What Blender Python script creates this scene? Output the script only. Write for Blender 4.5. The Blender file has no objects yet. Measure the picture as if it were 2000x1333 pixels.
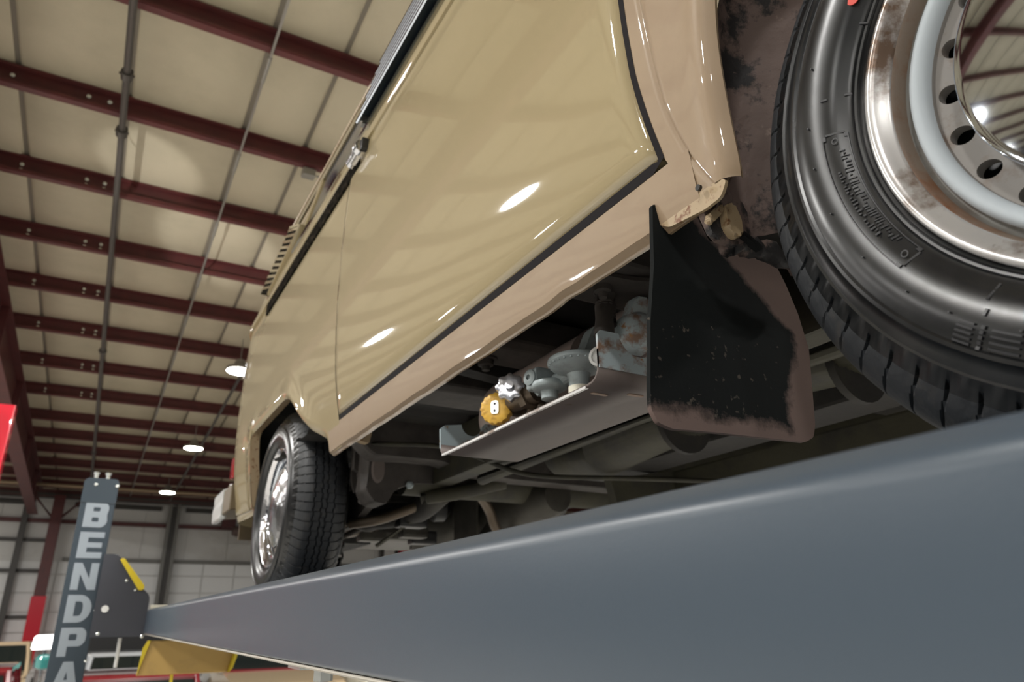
import bpy, bmesh, math, random
from mathutils import Vector, Matrix
random.seed(7)
S = bpy.context.scene
COL = S.collection
PI = math.pi
FLOOR = -1.6            # floor height while building (camera at height 0); everything is lifted at the end

# ------------------------------------------------------------------ camera
PITCH, YAW, ROLL = 0.3752, 0.5257, -0.0169
cd_ = bpy.data.cameras.new('camera'); camera = bpy.data.objects.new('camera', cd_); COL.objects.link(camera)
Fv = Vector((math.sin(YAW)*math.cos(PITCH), math.cos(YAW)*math.cos(PITCH), math.sin(PITCH)))
R0 = Vector((math.cos(YAW), -math.sin(YAW), 0)); U0 = R0.cross(Fv)
Rv = R0*math.cos(ROLL) + U0*math.sin(ROLL); Uv = U0*math.cos(ROLL) - R0*math.sin(ROLL)
camera.matrix_world = Matrix(((Rv.x, Uv.x, -Fv.x, 0), (Rv.y, Uv.y, -Fv.y, 0), (Rv.z, Uv.z, -Fv.z, 0), (0, 0, 0, 1)))
cd_.sensor_width = 36; cd_.lens = 1398.55/2000*36; cd_.clip_start = 0.02; cd_.clip_end = 200
cd_.dof.use_dof = True; cd_.dof.focus_distance = 0.80; cd_.dof.aperture_fstop = 8.0
S.camera = camera

# ------------------------------------------------------------------ world, lights, exposure
W = bpy.data.worlds.new('world'); S.world = W; W.use_nodes = True
W.node_tree.nodes['Background'].inputs[0].default_value = (0.93, 0.96, 1.0, 1)
W.node_tree.nodes['Background'].inputs[1].default_value = 0.06
S.view_settings.view_transform = 'Standard'; S.view_settings.look = 'None'
S.view_settings.gamma = 1; S.view_settings.use_curve_mapping = False
S.view_settings.exposure = -0.36
LAMP_W = 330.0
def lamp(x, y, z, power=LAMP_W, size=0.62):
    l = bpy.data.lights.new('high_bay_lamp', 'AREA'); l.shape = 'DISK'; l.size = size; l.energy = power
    l.color = (1.0, 0.985, 0.95)
    o = bpy.data.objects.new('high_bay_lamp', l); COL.objects.link(o); o.location = (x, y, z); return o
# rows of the same hall lamps, outside the picture (their fixtures are not seen)
for lx in (-4.2, -10.0):
    for ly in (-9.0, -3.6, 1.7, 7.0, 12.3, 17.7):
        lamp(lx, ly, 4.62-0.04*ly)
for ly in (-9.0, -3.6, 1.7, 7.0):
    lamp(1.65, ly, 4.62-0.04*ly)
for lx in (7.5,):
    for ly in (-3.6, 1.7, 7.0, 12.3): lamp(lx, ly, 4.62-0.04*ly)

def spot(loc, target, ang, power, blend=.55):  # added unseen spots, standing in for reflected light patches on the ceiling
    l = bpy.data.lights.new('upward_work_light', 'SPOT'); l.energy = power; l.spot_size = math.radians(ang); l.spot_blend = blend; l.shadow_soft_size = .03
    o = bpy.data.objects.new('upward_work_light', l); COL.objects.link(o); o.location = loc
    o.rotation_euler = (Vector(target)-Vector(loc)).to_track_quat('-Z', 'Y').to_euler()
spot((-2.6, 3.5, -.4), (-.05, 8.0, 5.0), 9, 1300)
spot((-2.6, 3.5, -.4), (1.0, 9.6, 5.0), 11, 2100)
# ------------------------------------------------------------------ materials
def mat(name, col, rough=0.5, metal=0.0, coat=0.0, spec=0.5, n=None, bump=None, emit=None, alpha=None):
    """n = (scale, colour2, lo, hi[, detail]) mixes a second colour by noise; bump = (scale, strength, dist)"""
    m = bpy.data.materials.new(name); m.use_nodes = True
    nt = m.node_tree; b = nt.nodes['Principled BSDF']
    b.inputs['Base Color'].default_value = (*col, 1); b.inputs['Roughness'].default_value = rough
    b.inputs['Metallic'].default_value = metal; b.inputs['Coat Weight'].default_value = coat
    b.inputs['Coat Roughness'].default_value = 0.03; b.inputs['Coat IOR'].default_value = 1.7 if coat >= .8 else 1.5; b.inputs['Specular IOR Level'].default_value = spec
    tc = nt.nodes.new('ShaderNodeTexCoord')
    if n:
        ns = n if isinstance(n, list) else [n]
        prev = None
        for q in ns:
            t = nt.nodes.new('ShaderNodeTexNoise'); t.inputs['Scale'].default_value = q[0]
            t.inputs['Detail'].default_value = q[4] if len(q) > 4 else 6; t.inputs['Roughness'].default_value = 0.65
            if len(q) > 5:
                mp = nt.nodes.new('ShaderNodeMapping'); mp.inputs['Scale'].default_value = q[5]
                nt.links.new(tc.outputs['Object'], mp.inputs[0]); nt.links.new(mp.outputs[0], t.inputs['Vector'])
            else: nt.links.new(tc.outputs['Object'], t.inputs['Vector'])
            r = nt.nodes.new('ShaderNodeMapRange'); r.inputs[1].default_value = q[2]; r.inputs[2].default_value = q[3]
            nt.links.new(t.outputs['Fac'], r.inputs[0])
            mx = nt.nodes.new('ShaderNodeMix'); mx.data_type = 'RGBA'
            if prev is None: mx.inputs[6].default_value = (*col, 1)
            else: nt.links.new(prev, mx.inputs[6])
            mx.inputs[7].default_value = (*q[1], 1); nt.links.new(r.outputs[0], mx.inputs[0]); prev = mx.outputs[2]
        nt.links.new(prev, b.inputs['Base Color'])
    if bump:
        t = nt.nodes.new('ShaderNodeTexNoise'); t.inputs['Scale'].default_value = bump[0]; t.inputs['Detail'].default_value = 5
        nt.links.new(tc.outputs['Object'], t.inputs['Vector'])
        bp = nt.nodes.new('ShaderNodeBump'); bp.inputs['Strength'].default_value = bump[1]; bp.inputs['Distance'].default_value = bump[2]
        nt.links.new(t.outputs['Fac'], bp.inputs['Height']); nt.links.new(bp.outputs[0], b.inputs['Normal'])
    if emit:
        b.inputs['Emission Color'].default_value = (*emit[0], 1); b.inputs['Emission Strength'].default_value = emit[1]
    return m
RUST = (0.16, 0.06, 0.02)
M = dict(
 paint=mat('cream_paint', (0.33, 0.262, 0.138), 0.6, coat=1.0, spec=0.3),
 paint2=mat('cream_paint_sill', (0.30, 0.212, 0.130), 0.5, coat=0.8, n=[(9, (0.27, 0.186, 0.112), .55, .75), (80, RUST, .735, .76)]),  # same cream paint, pinkish floor bounce put into the colour; rust specks
 paint_rust=mat('cream_paint_rusty_edge', (0.37, 0.275, 0.165), 0.4, coat=0.3, n=[(60, RUST, .56, .64)]),
 seal=mat('black_rubber_seal', (0.016, 0.014, 0.015), 0.85, spec=.15),
 black=mat('black_paint', (0.012, 0.012, 0.012), 0.35),
 slot=mat('rail_dark', (0.012, 0.011, 0.009), 1.0, spec=0.0, n=(60, (0.05, .04, .03), .5, .7)),
 chrome=mat('chrome', (0.60, 0.65, 0.72), 0.06, 1.0),
 chrome2=mat('worn_chrome', (0.62, 0.62, 0.64), 0.16, 1.0, bump=(26, 0.25, 0.01)),
 glass=mat('dark_window_glass', (0.02, 0.035, 0.06), 0.12, 0.0, spec=.35),
 slat=mat('louvre_glass', (0.05, 0.06, 0.06), 0.1, 0.0, coat=1.0),
 rubber=mat('tyre_rubber', (0.005, 0.0055, 0.006), 0.27, spec=0.5, n=(22, (0.016, 0.016, 0.016), .45, .7), bump=(60, 0.03, 0.003)),
 tread=mat('dusty_tread_rubber', (0.02, 0.022, 0.025), 0.5, n=(30, (0.05, 0.044, 0.038), .55, .8), bump=(90, 0.25, 0.004)),
 sidetxt=mat('raised_rubber', (0.03, 0.03, 0.032), 0.4),
 rimsilver=mat('weathered_silver_rim', (0.50, 0.49, 0.48), 0.27, 0.6, n=[(14, (0.15, 0.10, 0.07), .53, .66), (90, (0.08, .05, .03), .68, .74)]),
 rimrust=mat('rusty_rim_groove', (0.20, 0.155, 0.12), 0.5, 0.2, n=[(20, RUST, .45, .7)]),
 rimgrey=mat('grey_rim_dish', (0.22, 0.215, 0.2), 0.5, n=[(16, (0.12, .09, .07), .5, .7)]),
 rimwhite=mat('white_wheel_paint', (0.42, 0.46, 0.49), 0.55, spec=.25),
 dish=mat('dirty_wheel_centre', (0.22, 0.205, 0.19), 0.55, n=[(35, (0.14, .09, .06), .5, .72)]),
 well=mat('dusty_undercoat', (0.15, 0.105, 0.09), 0.7, n=[(14, (0.018, 0.016, 0.016), .50, .56, 10), (60, (0.26, .19, .16), .62, .75)], bump=(70, 0.6, 0.005)),
 flapdust=mat('brown_dust_on_rubber', (0.15, 0.105, 0.09), 0.8, n=[(11, (0.02, 0.02, 0.02), .5, .64, 10)], bump=(60, 0.5, 0.005)),
 under=mat('underbody_dirt', (0.014, 0.012, 0.0105), 0.75, n=[(6, (0.032, 0.028, 0.018), .5, .75)], bump=(30, 0.4, 0.006)),
 under2=mat('underbody_grey', (0.050, 0.042, 0.037), 0.7, n=[(12, (0.024, 0.020, 0.017), .45, .7)], bump=(40, 0.3, 0.004)),
 under3=mat('underbody_olive', (0.032, 0.029, 0.015), 0.7, n=[(9, (0.012, 0.0105, 0.008), .45, .7)], bump=(40, 0.3, 0.004)),
 dark=mat('oily_black_metal', (0.012, 0.012, 0.012), 0.45, n=[(14, (0.05, 0.045, 0.035), .55, .75)]),
 alloy=mat('dirty_alloy', (0.06, 0.056, 0.046), 0.5, 0.5, n=[(14, (0.04, 0.035, 0.03), .45, .7)]),
 tank=mat('tank_brown_grey', (0.44, 0.36, 0.33), 0.45, 0.1, n=[(10, (0.34, 0.28, 0.25), .5, .7)]),
 tray=mat('tray_brown_grey', (0.125, 0.098, 0.088), 0.5, 0.2, n=[(7, (0.12, 0.09, 0.075), .5, .7, 8, (1, .35, 1)), (45, (0.09, .06, .04), .62, .7)]),
 blue=mat('flaking_blue_grey_paint', (0.36, 0.44, 0.47), 0.5, n=[(26, (0.17, 0.125, 0.10), .55, .62, 8), (55, (0.30, .17, .06), .64, .68)]),
 bluerust=mat('rusty_blue_grey_paint', (0.34, 0.40, 0.42), 0.5, n=[(22, (0.20, 0.12, 0.08), .48, .58, 8), (40, (0.28, .13, .04), .60, .66)]),
 zinc=mat('zinc_grey', (0.30, 0.345, 0.355), 0.45, 0.25, n=(30, (0.22, .25, .25), .5, .7)),
 silver=mat('silver_handwheel', (0.55, 0.56, 0.60), 0.25, 0.8),
 yellow=mat('yellow_plastic', (0.75, 0.44, 0.06), 0.4, n=(50, (0.55, .30, .05), .55, .65)),
 brass=mat('dull_brass', (0.10, 0.075, 0.052), 0.45, 0.5),
 lift=mat('blue_grey_powder_coat', (0.048, 0.067, 0.090), 0.33, 0.0, spec=0.6, bump=(500, 0.06, 0.001)),
 liftdark=mat('dark_blue_grey_post', (0.035, 0.05, 0.065), 0.4),
 liftplate=mat('charcoal_cover_plate', (0.045, 0.047, 0.058), 0.45),
 letter=mat('silver_grey_letters', (0.30, 0.34, 0.38), 0.4, 0.2),
 zbolt=mat('bright_zinc', (0.75, 0.78, 0.76), 0.25, 0.8),
 rampy=mat('ochre_ramp_paint', (0.50, 0.32, 0.10), 0.55, n=(12, (0.40, .26, .09), .5, .75)),
 yel2=mat('safety_yellow', (0.62, 0.47, 0.02), 0.5),
 white=mat('white_plastic', (0.78, 0.78, 0.76), 0.4),
 cream_white=mat('off_white', (0.75, 0.72, 0.6), 0.5),
 tail=mat('red_tail_lens', (0.45, 0.01, 0.03), 0.15, coat=1),
 bumperw=mat('white_bumper', (0.66, 0.67, 0.66), 0.35, coat=.5),
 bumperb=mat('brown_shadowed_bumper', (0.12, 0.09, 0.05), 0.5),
 purlin=mat('oxide_red_steel', (0.105, 0.024, 0.022), 0.5, n=(5, (0.075, 0.02, 0.02), .4, .7)),
 insul=mat('insulation_facing', (0.435, 0.382, 0.275), 0.6, n=[(0.9, (0.35, 0.31, 0.22), .45, .75), (6, (0.2, .18, .14), .72, .8)], bump=(2.5, 0.25, 0.05)),
 tape=mat('seam_tape', (0.15, 0.13, 0.10), 0.7),
 pipe=mat('dark_steel_pipe', (0.10, 0.09, 0.08), 0.45, 0.5),
 conduit=mat('galvanised_conduit', (0.30, 0.29, 0.26), 0.4, 0.6),
 wall=mat('wall_insulation', (0.66, 0.65, 0.625), 0.6, n=[(.7, (0.54, 0.52, 0.48), .5, .75)]),
 wallp=mat('white_wall_panel', (0.80, 0.80, 0.785), 0.55),
 grey=mat('grey_steel', (0.17, 0.165, 0.15), 0.5),
 greydark=mat('dark_grey_steel', (0.05, 0.045, 0.04), 0.5),
 redpost=mat('bright_red_paint', (0.62, 0.012, 0.03), 0.22, coat=1),
 concrete=mat('sealed_concrete', (0.56, 0.545, 0.51), 0.28, n=[(1.5, (0.44, .425, .40), .45, .7)]),
 tan=mat('tan_car_paint', (0.50, 0.38, 0.24), 0.3, coat=1), carred=mat('dark_red_car_paint', (0.16, 0.008, 0.014), 0.2, coat=1),
 carsil=mat('silver_car_paint', (0.62, 0.64, 0.66), 0.25, 0.3, coat=1), carglass=mat('car_glass', (0.012, 0.016, 0.015), 0.05),
 orange=mat('amber_lens', (0.8, 0.28, 0.02), 0.3), teal=mat('teal_lens', (0.05, 0.3, 0.28), 0.2, coat=1),
 lampem=mat('led_panel', (1, 1, 1), 0.5, emit=((1, 0.98, 0.94), 42.0)),
 signem=mat('lit_panel', (1, 1, 1), 0.5, emit=((1, 1, 1), 3.5)),
)

# ------------------------------------------------------------------ helpers
def link(name, me, material=None, parent=None, smooth=None):
    o = bpy.data.objects.new(name, me); COL.objects.link(o)
    if material is not None:
        for m in (material if isinstance(material, (list, tuple)) else [material]): me.materials.append(m)
    if parent is not None: o.parent = parent
    if smooth:
        for p in me.polygons: p.use_smooth = True
        if smooth is not True: me.set_sharp_from_angle(angle=smooth)
    return o
def fin(name, bm, material, parent=None, smooth=None):
    bmesh.ops.recalc_face_normals(bm, faces=bm.faces)
    me = bpy.data.meshes.new(name); bm.to_mesh(me); bm.free()
    return link(name, me, material, parent, smooth)
def NB(): return bmesh.new()
def thing(name, label, cat, loc=(0, 0, 0), rz=0, group=None):
    o = bpy.data.objects.new(name, None); COL.objects.link(o); o.location = loc; o.rotation_euler = (0, 0, rz)
    o.empty_display_size = .1
    o['label'] = label; o['category'] = cat
    if group: o['group'] = group
    return o
def tag(o, label=None, cat=None, group=None, kind=None):
    for k, v in (('label', label), ('category', cat), ('group', group), ('kind', kind)):
        if v: o[k] = v
    return o
def box(bm, a, b, bev=0.0, M4=None, mi=0):
    a, b = [min(a[i], b[i]) for i in range(3)], [max(a[i], b[i]) for i in range(3)]
    vs = [bm.verts.new((x, y, z)) for x in (a[0], b[0]) for y in (a[1], b[1]) for z in (a[2], b[2])]
    fs = [bm.faces.new([vs[i] for i in f]) for f in ((0, 1, 3, 2), (4, 6, 7, 5), (0, 4, 5, 1), (2, 3, 7, 6), (0, 2, 6, 4), (1, 5, 7, 3))]
    for f in fs: f.material_index = mi
    if bev:
        es = list({e for f in fs for e in f.edges})
        r = bmesh.ops.bevel(bm, geom=es, offset=bev, segments=2, profile=.7, affect='EDGES')
        vs = list({v for f in r['faces'] for v in f.verts} | {v for v in vs if v.is_valid})
    if M4 is not None: bmesh.ops.transform(bm, matrix=M4, verts=[v for v in vs if v.is_valid])
    return bm
def basis(axis):
    a = Vector(axis).normalized(); h = Vector((0, 0, 1)) if abs(a.z) < .9 else Vector((0, 1, 0))
    u = a.cross(h).normalized(); return a, u, u.cross(a).normalized()
def lathe(bm, c, axis, prof, seg=32, caps=True, mi=None):
    """prof: list of (r, d) along axis"""
    a, u, w = basis(axis); c = Vector(c); rings = []
    for r, d in prof:
        if r < 1e-6: rings.append([bm.verts.new(c + a*d)])
        else: rings.append([bm.verts.new(c + a*d + u*r*math.cos(2*PI*k/seg) + w*r*math.sin(2*PI*k/seg)) for k in range(seg)])
    for i in range(len(rings)-1):
        A, B = rings[i], rings[i+1]
        for k in range(seg):
            k2 = (k+1) % seg
            vs = [A[k % len(A)], A[k2 % len(A)], B[k2 % len(B)], B[k % len(B)]]
            vv = []
            for v in vs:
                if v not in vv: vv.append(v)
            if len(vv) > 2:
                f = bm.faces.new(vv)
                if mi: f.material_index = mi[i]
    if caps:
        for q in (rings[0], rings[-1]):
            if len(q) > 2: bm.faces.new(q)
    return bm
def cyl(bm, p, q, r, seg=16, r2=None):
    p, q = Vector(p), Vector(q); d = (q-p)
    return lathe(bm, p, d, [(r, 0), (r if r2 is None else r2, d.length)], seg)
def tube(bm, pts, r, seg=8, close=False):
    P = [Vector(p) for p in pts]; rings = []; up = None
    for i, p in enumerate(P):
        t = (P[min(i+1, len(P)-1)] - P[max(i-1, 0)]).normalized()
        if up is None: _, u, w = basis(t)
        else:
            u = (up - t*up.dot(t)).normalized(); w = t.cross(u)
        up = u
        rr = r[i] if isinstance(r, (list, tuple)) else r
        rings.append([bm.verts.new(p + u*rr*math.cos(2*PI*k/seg) + w*rr*math.sin(2*PI*k/seg)) for k in range(seg)])
    for A, B in zip(rings, rings[1:]):
        for k in range(seg): bm.faces.new([A[k], A[(k+1) % seg], B[(k+1) % seg], B[k]])
    bm.faces.new(rings[0]); bm.faces.new(rings[-1]); return bm
def smoothpts(pts, n=6):
    """Catmull-Rom"""
    P = [Vector(p) for p in pts]; P = [P[0]*2-P[1]] + P + [P[-1]*2-P[-2]]; out = []
    for i in range(1, len(P)-2):
        for k in range(n):
            t = k/n; a, b, c, d = P[i-1:i+3]
            out.append(.5*((2*b) + (c-a)*t + (2*a-5*b+4*c-d)*t*t + (3*b-a-3*c+d)*t**3))
    out.append(P[-2]); return out
def prism(bm, poly, axis, d0, d1, bev=0):
    """poly: list of 2D points in the two axes other than `axis` (0=x: (y,z), 1=y: (x,z), 2=z: (x,y))"""
    def mk(p, d): return {0: (d, p[0], p[1]), 1: (p[0], d, p[1]), 2: (p[0], p[1], d)}[axis]
    A = [bm.verts.new(mk(p, d0)) for p in poly]; B = [bm.verts.new(mk(p, d1)) for p in poly]
    fa = bm.faces.new(A); bm.faces.new(B)
    fs = [bm.faces.new([A[i], A[(i+1) % len(A)], B[(i+1) % len(A)], B[i]]) for i in range(len(A))]
    if bev:
        es = [e for e in set(e for f in bm.faces for e in f.edges) if e.verts[0] in A+B and e.verts[1] in A+B]
        bmesh.ops.bevel(bm, geom=es, offset=bev, segments=1, affect='EDGES')
    return bm
def rounded(pts, r, n=4):
    """round the corners of a 2D polygon; r a number or list"""
    out = []; L = len(pts)
    for i in range(L):
        p = Vector(pts[i]); a = Vector(pts[i-1]); b = Vector(pts[(i+1) % L]); rr = r[i] if isinstance(r, (list, tuple)) else r
        if rr <= 0: out.append(tuple(p)); continue
        da, db = (a-p), (b-p); rr = min(rr, da.length*.49, db.length*.49)
        s, e = p + da.normalized()*rr, p + db.normalized()*rr
        for k in range(n+1):
            t = k/n; out.append(tuple(s*(1-t)**2 + p*2*t*(1-t) + e*t*t))
    return out
def lerpf(tab, x):
    if x <= tab[0][0]: return tab[0][1]
    for (a, va), (b, vb) in zip(tab, tab[1:]):
        if x <= b:
            return va + (vb-va)*(x-a)/(b-a)
    return tab[-1][1]
def smoothf(tab, x):
    """monotone-ish smooth interpolation of a table"""
    n = len(tab)
    if x <= tab[0][0]: return tab[0][1]
    if x >= tab[-1][0]: return tab[-1][1]
    for i in range(n-1):
        (a, va), (b, vb) = tab[i], tab[i+1]
        if x <= b:
            h = b-a; t = (x-a)/h
            ma = (vb-tab[i-1][1])/(b-tab[i-1][0]) if i > 0 else (vb-va)/h
            mb = (tab[i+2][1]-va)/(tab[i+2][0]-a) if i < n-2 else (vb-va)/h
            return (2*t**3-3*t*t+1)*va + (t**3-2*t*t+t)*h*ma + (-2*t**3+3*t*t)*vb + (t**3-t*t)*h*mb
def strip_surface(bm, ys, zlo, zhi, nrow, fx, mi=0):
    """grid in (y,z) whose x comes from fx(y,z)"""
    cols = []
    for y in ys:
        a, b = zlo(y), zhi(y)
        cols.append([bm.verts.new((fx(y, a+(b-a)*k/nrow), y, a+(b-a)*k/nrow)) for k in range(nrow+1)])
    for A, B in zip(cols, cols[1:]):
        for k in range(nrow):
            f = bm.faces.new([A[k], B[k], B[k+1], A[k+1]]); f.material_index = mi; f.smooth = True
    return cols
def frange(a, b, n): return [a+(b-a)*i/n for i in range(n+1)]

# ================================================================== THE HALL
BYAW = 0.0116
ROOF0, SLOPE = 5.17, 0.04
def roofz(y): return ROOF0 - SLOPE*y
def rot_b(o): o.rotation_euler = (0, 0, -BYAW); return o
# floor
bm = NB(); box(bm, (-15, -14, FLOOR-.2), (26, 27.3, FLOOR)); fl = rot_b(fin('floor', bm, M['concrete'])); tag(fl, kind='structure', label='pale sealed concrete workshop floor')
# ceiling: backing + insulation strips + purlins
def slab(bm, x0, x1, y0, y1, z0, z1):
    vs = [bm.verts.new((x, y, roofz(y)+z)) for x in (x0, x1) for y in (y0, y1) for z in (z0, z1)]
    for f in ((0, 1, 3, 2), (4, 6, 7, 5), (0, 4, 5, 1), (2, 3, 7, 6), (0, 2, 6, 4), (1, 5, 7, 3)): bm.faces.new([vs[i] for i in f])
bm = NB(); slab(bm, -15, 26, -14, 27.3, .05, .12); ceiling = rot_b(fin('ceiling', bm, M['tape'])); tag(ceiling, kind='structure', label='sloping hall ceiling of insulation sheets on dark red purlins')
# facing strips run along the hall, with a dark taped joint between
x = -14.9; edges = [-.47, .62, 1.27, 1.98, 2.7, 3.4]
xs = [-14.9+ .9*k for k in range(16)] + [-.47, .62, 1.27, 2.1, 3.0, 3.9] + [4.8+.9*k for k in range(24)]
xs = sorted(xs)
for a, b in zip(xs, xs[1:]):
    if b-a < .15: continue
    bm = NB()
    nb = 34; cols = []
    for i in range(nb+1):
        y = -13.9 + 41.1*i/nb
        sag = 0.018*math.sin(i*2.1+a)
        cols.append([bm.verts.new((xx, y, roofz(y)+.05-h+ (sag if 0 < j < 3 else 0))) for j, (xx, h) in enumerate(((a+.022, 0), (a+.05, .03), (b-.05, .03), (b-.022, 0)))])
    for A, B in zip(cols, cols[1:]):
        for k in range(3): bm.faces.new([A[k], B[k], B[k+1], A[k+1]])
    fin('insulation_strip', bm, M['insul'], ceiling, True)
# purlins: Z-shaped section, run across the hall
PY = [-10.0, -8.5, -7.0, -5.5, -4.0, -2.5, -1.0, 0.6, 2.3, 3.8]
T = [1.12, 1.452, 1.788, 2.132, 2.482, 2.864, 3.295, 3.729, 4.215]
PY += [5.0*t/(1+SLOPE*t) for t in T]
while PY[-1] < 25.6: PY.append(PY[-1]+1.45)
bolt_bm = NB(); lathe(bolt_bm, (0, 0, 0), (0, -1, 0), [(.022, 0), (.022, .008), (.012, .008), (.012, .02), (0, .02)], 8)
bolt_me = bpy.data.meshes.new('bolt'); bolt_bm.to_mesh(bolt_me); bolt_bm.free(); bolt_me.materials.append(M['zbolt'])
pz_prof = [(-.075, .02), (-.075, .008), (-.012, .008), (-.012, -.215), (.075, -.215), (.075, -.195), (.067, -.195), (.067, -.207), (-.004, -.207), (-.004, .0), (.0, .02)]
for i, y in enumerate(PY):
    bm = NB(); z = roofz(y)
    sec = [(-.07, .018), (-.07, .0), (-.008, .0), (-.008, -.20), (-.085, -.20), (-.085, -.172), (-.076, -.172), (-.076, -.21), (0.004, -.21), (.004, .018)]
    prism(bm, [(y+p[0], z+p[1]) for p in sec], 0, -14.9, 25.9)
    pu = fin('purlin', bm, M['purlin'], ceiling)
    if 9 < i < 18:
        for bx in (-1.42, -.80, -.62):
            for bz in (-.075, -.145):
                b = bpy.data.objects.new('bolt', bolt_me); COL.objects.link(b); b.parent = pu; b.location = (bx, y-.008, z+bz)
# rafter (tapered I-beam) at left, runs along the hall under the purlins
bm = NB()
def beam(bm, x0, x1, z_of, y0, y1, n=10):
    cols = []
    for i in range(n+1):
        y = y0+(y1-y0)*i/n; a, b = z_of(y)
        cols.append([bm.verts.new((x, y, z)) for x, z in ((x0, a), (x1, a), (x1, b), (x0, b))])
    for A, B in zip(cols, cols[1:]):
        for k in range(4): bm.faces.new([A[k], A[(k+1) % 4], B[(k+1) % 4], B[k]])
    bm.faces.new(cols[0]); bm.faces.new(cols[-1])
RX = -1.83
beam(bm, RX-.006, RX+.006, lambda y: (roofz(y)-.95, roofz(y)-.22), -13.9, 25.5)
beam(bm, RX-.13, RX+.13, lambda y: (roofz(y)-.965, roofz(y)-.945), -13.9, 25.5)
beam(bm, RX-.13, RX+.13, lambda y: (roofz(y)-.235, roofz(y)-.215), -13.9, 25.5)
raf = fin('rafter', bm, M['purlin'], ceiling)
for y in (6.2, 9.0, 12.0, 15.5, 19.5, 23.0):
    bm = NB(); box(bm, (RX-.11, y-.01, roofz(y)-.94), (RX+.11, y+.01, roofz(y)-.24)); fin('stiffener', bm, M['purlin'], raf)
# brace from the rafter to a purlin
for y in (15.0, 20.0):
    bm = NB(); tube(bm, [(RX+.05, y, roofz(y)-.93), (RX+.05-.6, y+.9, roofz(y)-.18)], .03, 6); fin('flange_brace', bm, M['purlin'], raf)
# far wall
WY = 27.0
bm = NB(); box(bm, (-15, WY+.02, FLOOR), (26, WY+.2, 4.1)); wb = rot_b(fin('wall_back', bm, M['wall'])); tag(wb, kind='structure', label='far end wall of pale panels with steel girts and columns')
def wpart(name, a, b, m, parent=wb):
    bm = NB(); box(bm, a, b); return fin(name, bm, M[m], parent)
for i in range(30):                       # insulation sheets above the grey girt
    x0 = -14.6+i*1.32
    wpart('insulation_panel', (x0, WY-.01, 2.12), (x0+1.29, WY+.02, 3.16), 'wall'); wpart('insulation_panel', (x0, WY-.01, 3.22), (x0+1.29, WY+.02, 3.95), 'wall')
zr = [2.0, 1.6, 1.07, .52, -.05, -.6, -1.15, -1.58]
xc = [-14.5, -12.4, -10.3, -8.2, -6.1, -4.3, -3.3, -2.2, -1.0, .9, 2.1, 3.2, 4.2, 4.98, 6.6, 8.2, 9.8, 11.4, 13, 15, 17, 19, 21, 23, 25]
for a, b in zip(xc, xc[1:]):
    for t, u in zip(zr, zr[1:]): wpart('wall_panel', (a+.02, WY-.03, u+.02), (b-.02, WY+.02, t-.02), 'wallp')
wpart('girt', (-14.8, WY-.16, 3.12), (25.9, WY-.05, 3.24), 'purlin')
wpart('girt', (-.9, WY-.13, 2.02), (25.9, WY-.05, 2.11), 'grey')
for z in (2.55, 1.65, .34): wpart('girt', (-14.8, WY-.13, z), (-1.3, WY-.05, z+.1), 'greydark')
for x0, x1 in ((-2.9, -2.1), (-.85, -.3), (.2, 1.66), (2.4, 3.35), (3.9, 6.2)):
    wpart('vent_slot', (x0, WY-.10, 3.66), (x1, WY-.03, 3.80), 'greydark')
wpart('eave_beam', (-14.8, WY-.35, 3.86), (25.9, WY-.15, 4.0), 'greydark')
for x0 in (1.86, 2.12): wpart('column', (x0, WY-.4, FLOOR), (x0+.10, WY-.18, 3.86), 'grey')
wpart('web_plate', (1.95, WY-.32, FLOOR), (2.13, WY-.26, 3.8), 'greydark')
cr = wpart('column', (-1.42, WY-.75, FLOOR), (-1.12, WY-.45, 3.9), 'purlin'); tag(cr, label='dark red steel column')
wpart('column', (-2.18, WY-.4, FLOOR), (-2.02, WY-.2, 3.86), 'greydark')
wpart('column_sleeve', (-1.46, WY-.80, FLOOR), (-1.08, WY-.42, .95), 'redpost')
for sx in (-1, 1):
    bm = NB(); tube(bm, [(-1.27, WY-.6, 3.1), (-1.27+sx*.75, WY-.6, 3.95)], .05, 6); fin('knee_brace', bm, M['purlin'], wb)
wpart('hanging_bracket', (3.55, WY-.5, 3.16), (4.0, WY-.3, 3.75), 'purlin')
# side wall at left and part of the wall at right (reflected in the paint)
bm = NB(); box(bm, (-15.2, -14, FLOOR), (-15, 27.3, 5.7)); wl = rot_b(fin('wall_left', bm, mat('grey_block_wall', (.16, .155, .15), .7))); tag(wl, kind='structure')
bm = NB(); box(bm, (26, -14, FLOOR), (26.2, 27.3, 5.7)); wr = rot_b(fin('wall_right', bm, M['wallp'])); tag(wr, kind='structure')
# pipes & conduits under the roof
sp = thing('sprinkler_pipe', 'dark steel pipe with couplings running along the ceiling below the purlins', 'pipe', (-.47, 0, 0), -BYAW)
bm = NB(); tube(bm, [(0, y, roofz(y)-.34) for y in (-13, 5, 15, 25.5)], .032, 10); fin('pipe_run', bm, M['pipe'], sp, .6)
bm = NB()
for y in (5.6, 6.55, 8.8, 13.3, 19.0): pass
for y, rr in ((6.05, .05), (6.9, .055), (13.0, .055), (20.0, .055)):
    bm = NB(); cyl(bm, (0, y-.05, roofz(y)-.34), (0, y+.05, roofz(y)-.34), rr, 12)
    box(bm, (-.062, y-.008, roofz(y)-.35), (.062, y+.008, roofz(y)-.33)); fin('coupling', bm, M['pipe'], sp)
for y in (4.6, 7.4, 10.4, 14.8, 19.2, 23.5):
    bm = NB(); cyl(bm, (0, y, roofz(y)-.31), (0, y, roofz(y)-.01), .008, 6); fin('hanger_rod', bm, M['pipe'], sp)
cn = thing('lamp_conduit', 'thin galvanised conduit clipped under the purlins in the middle of the ceiling', 'conduit', (.62, 0, 0), -BYAW)
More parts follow.
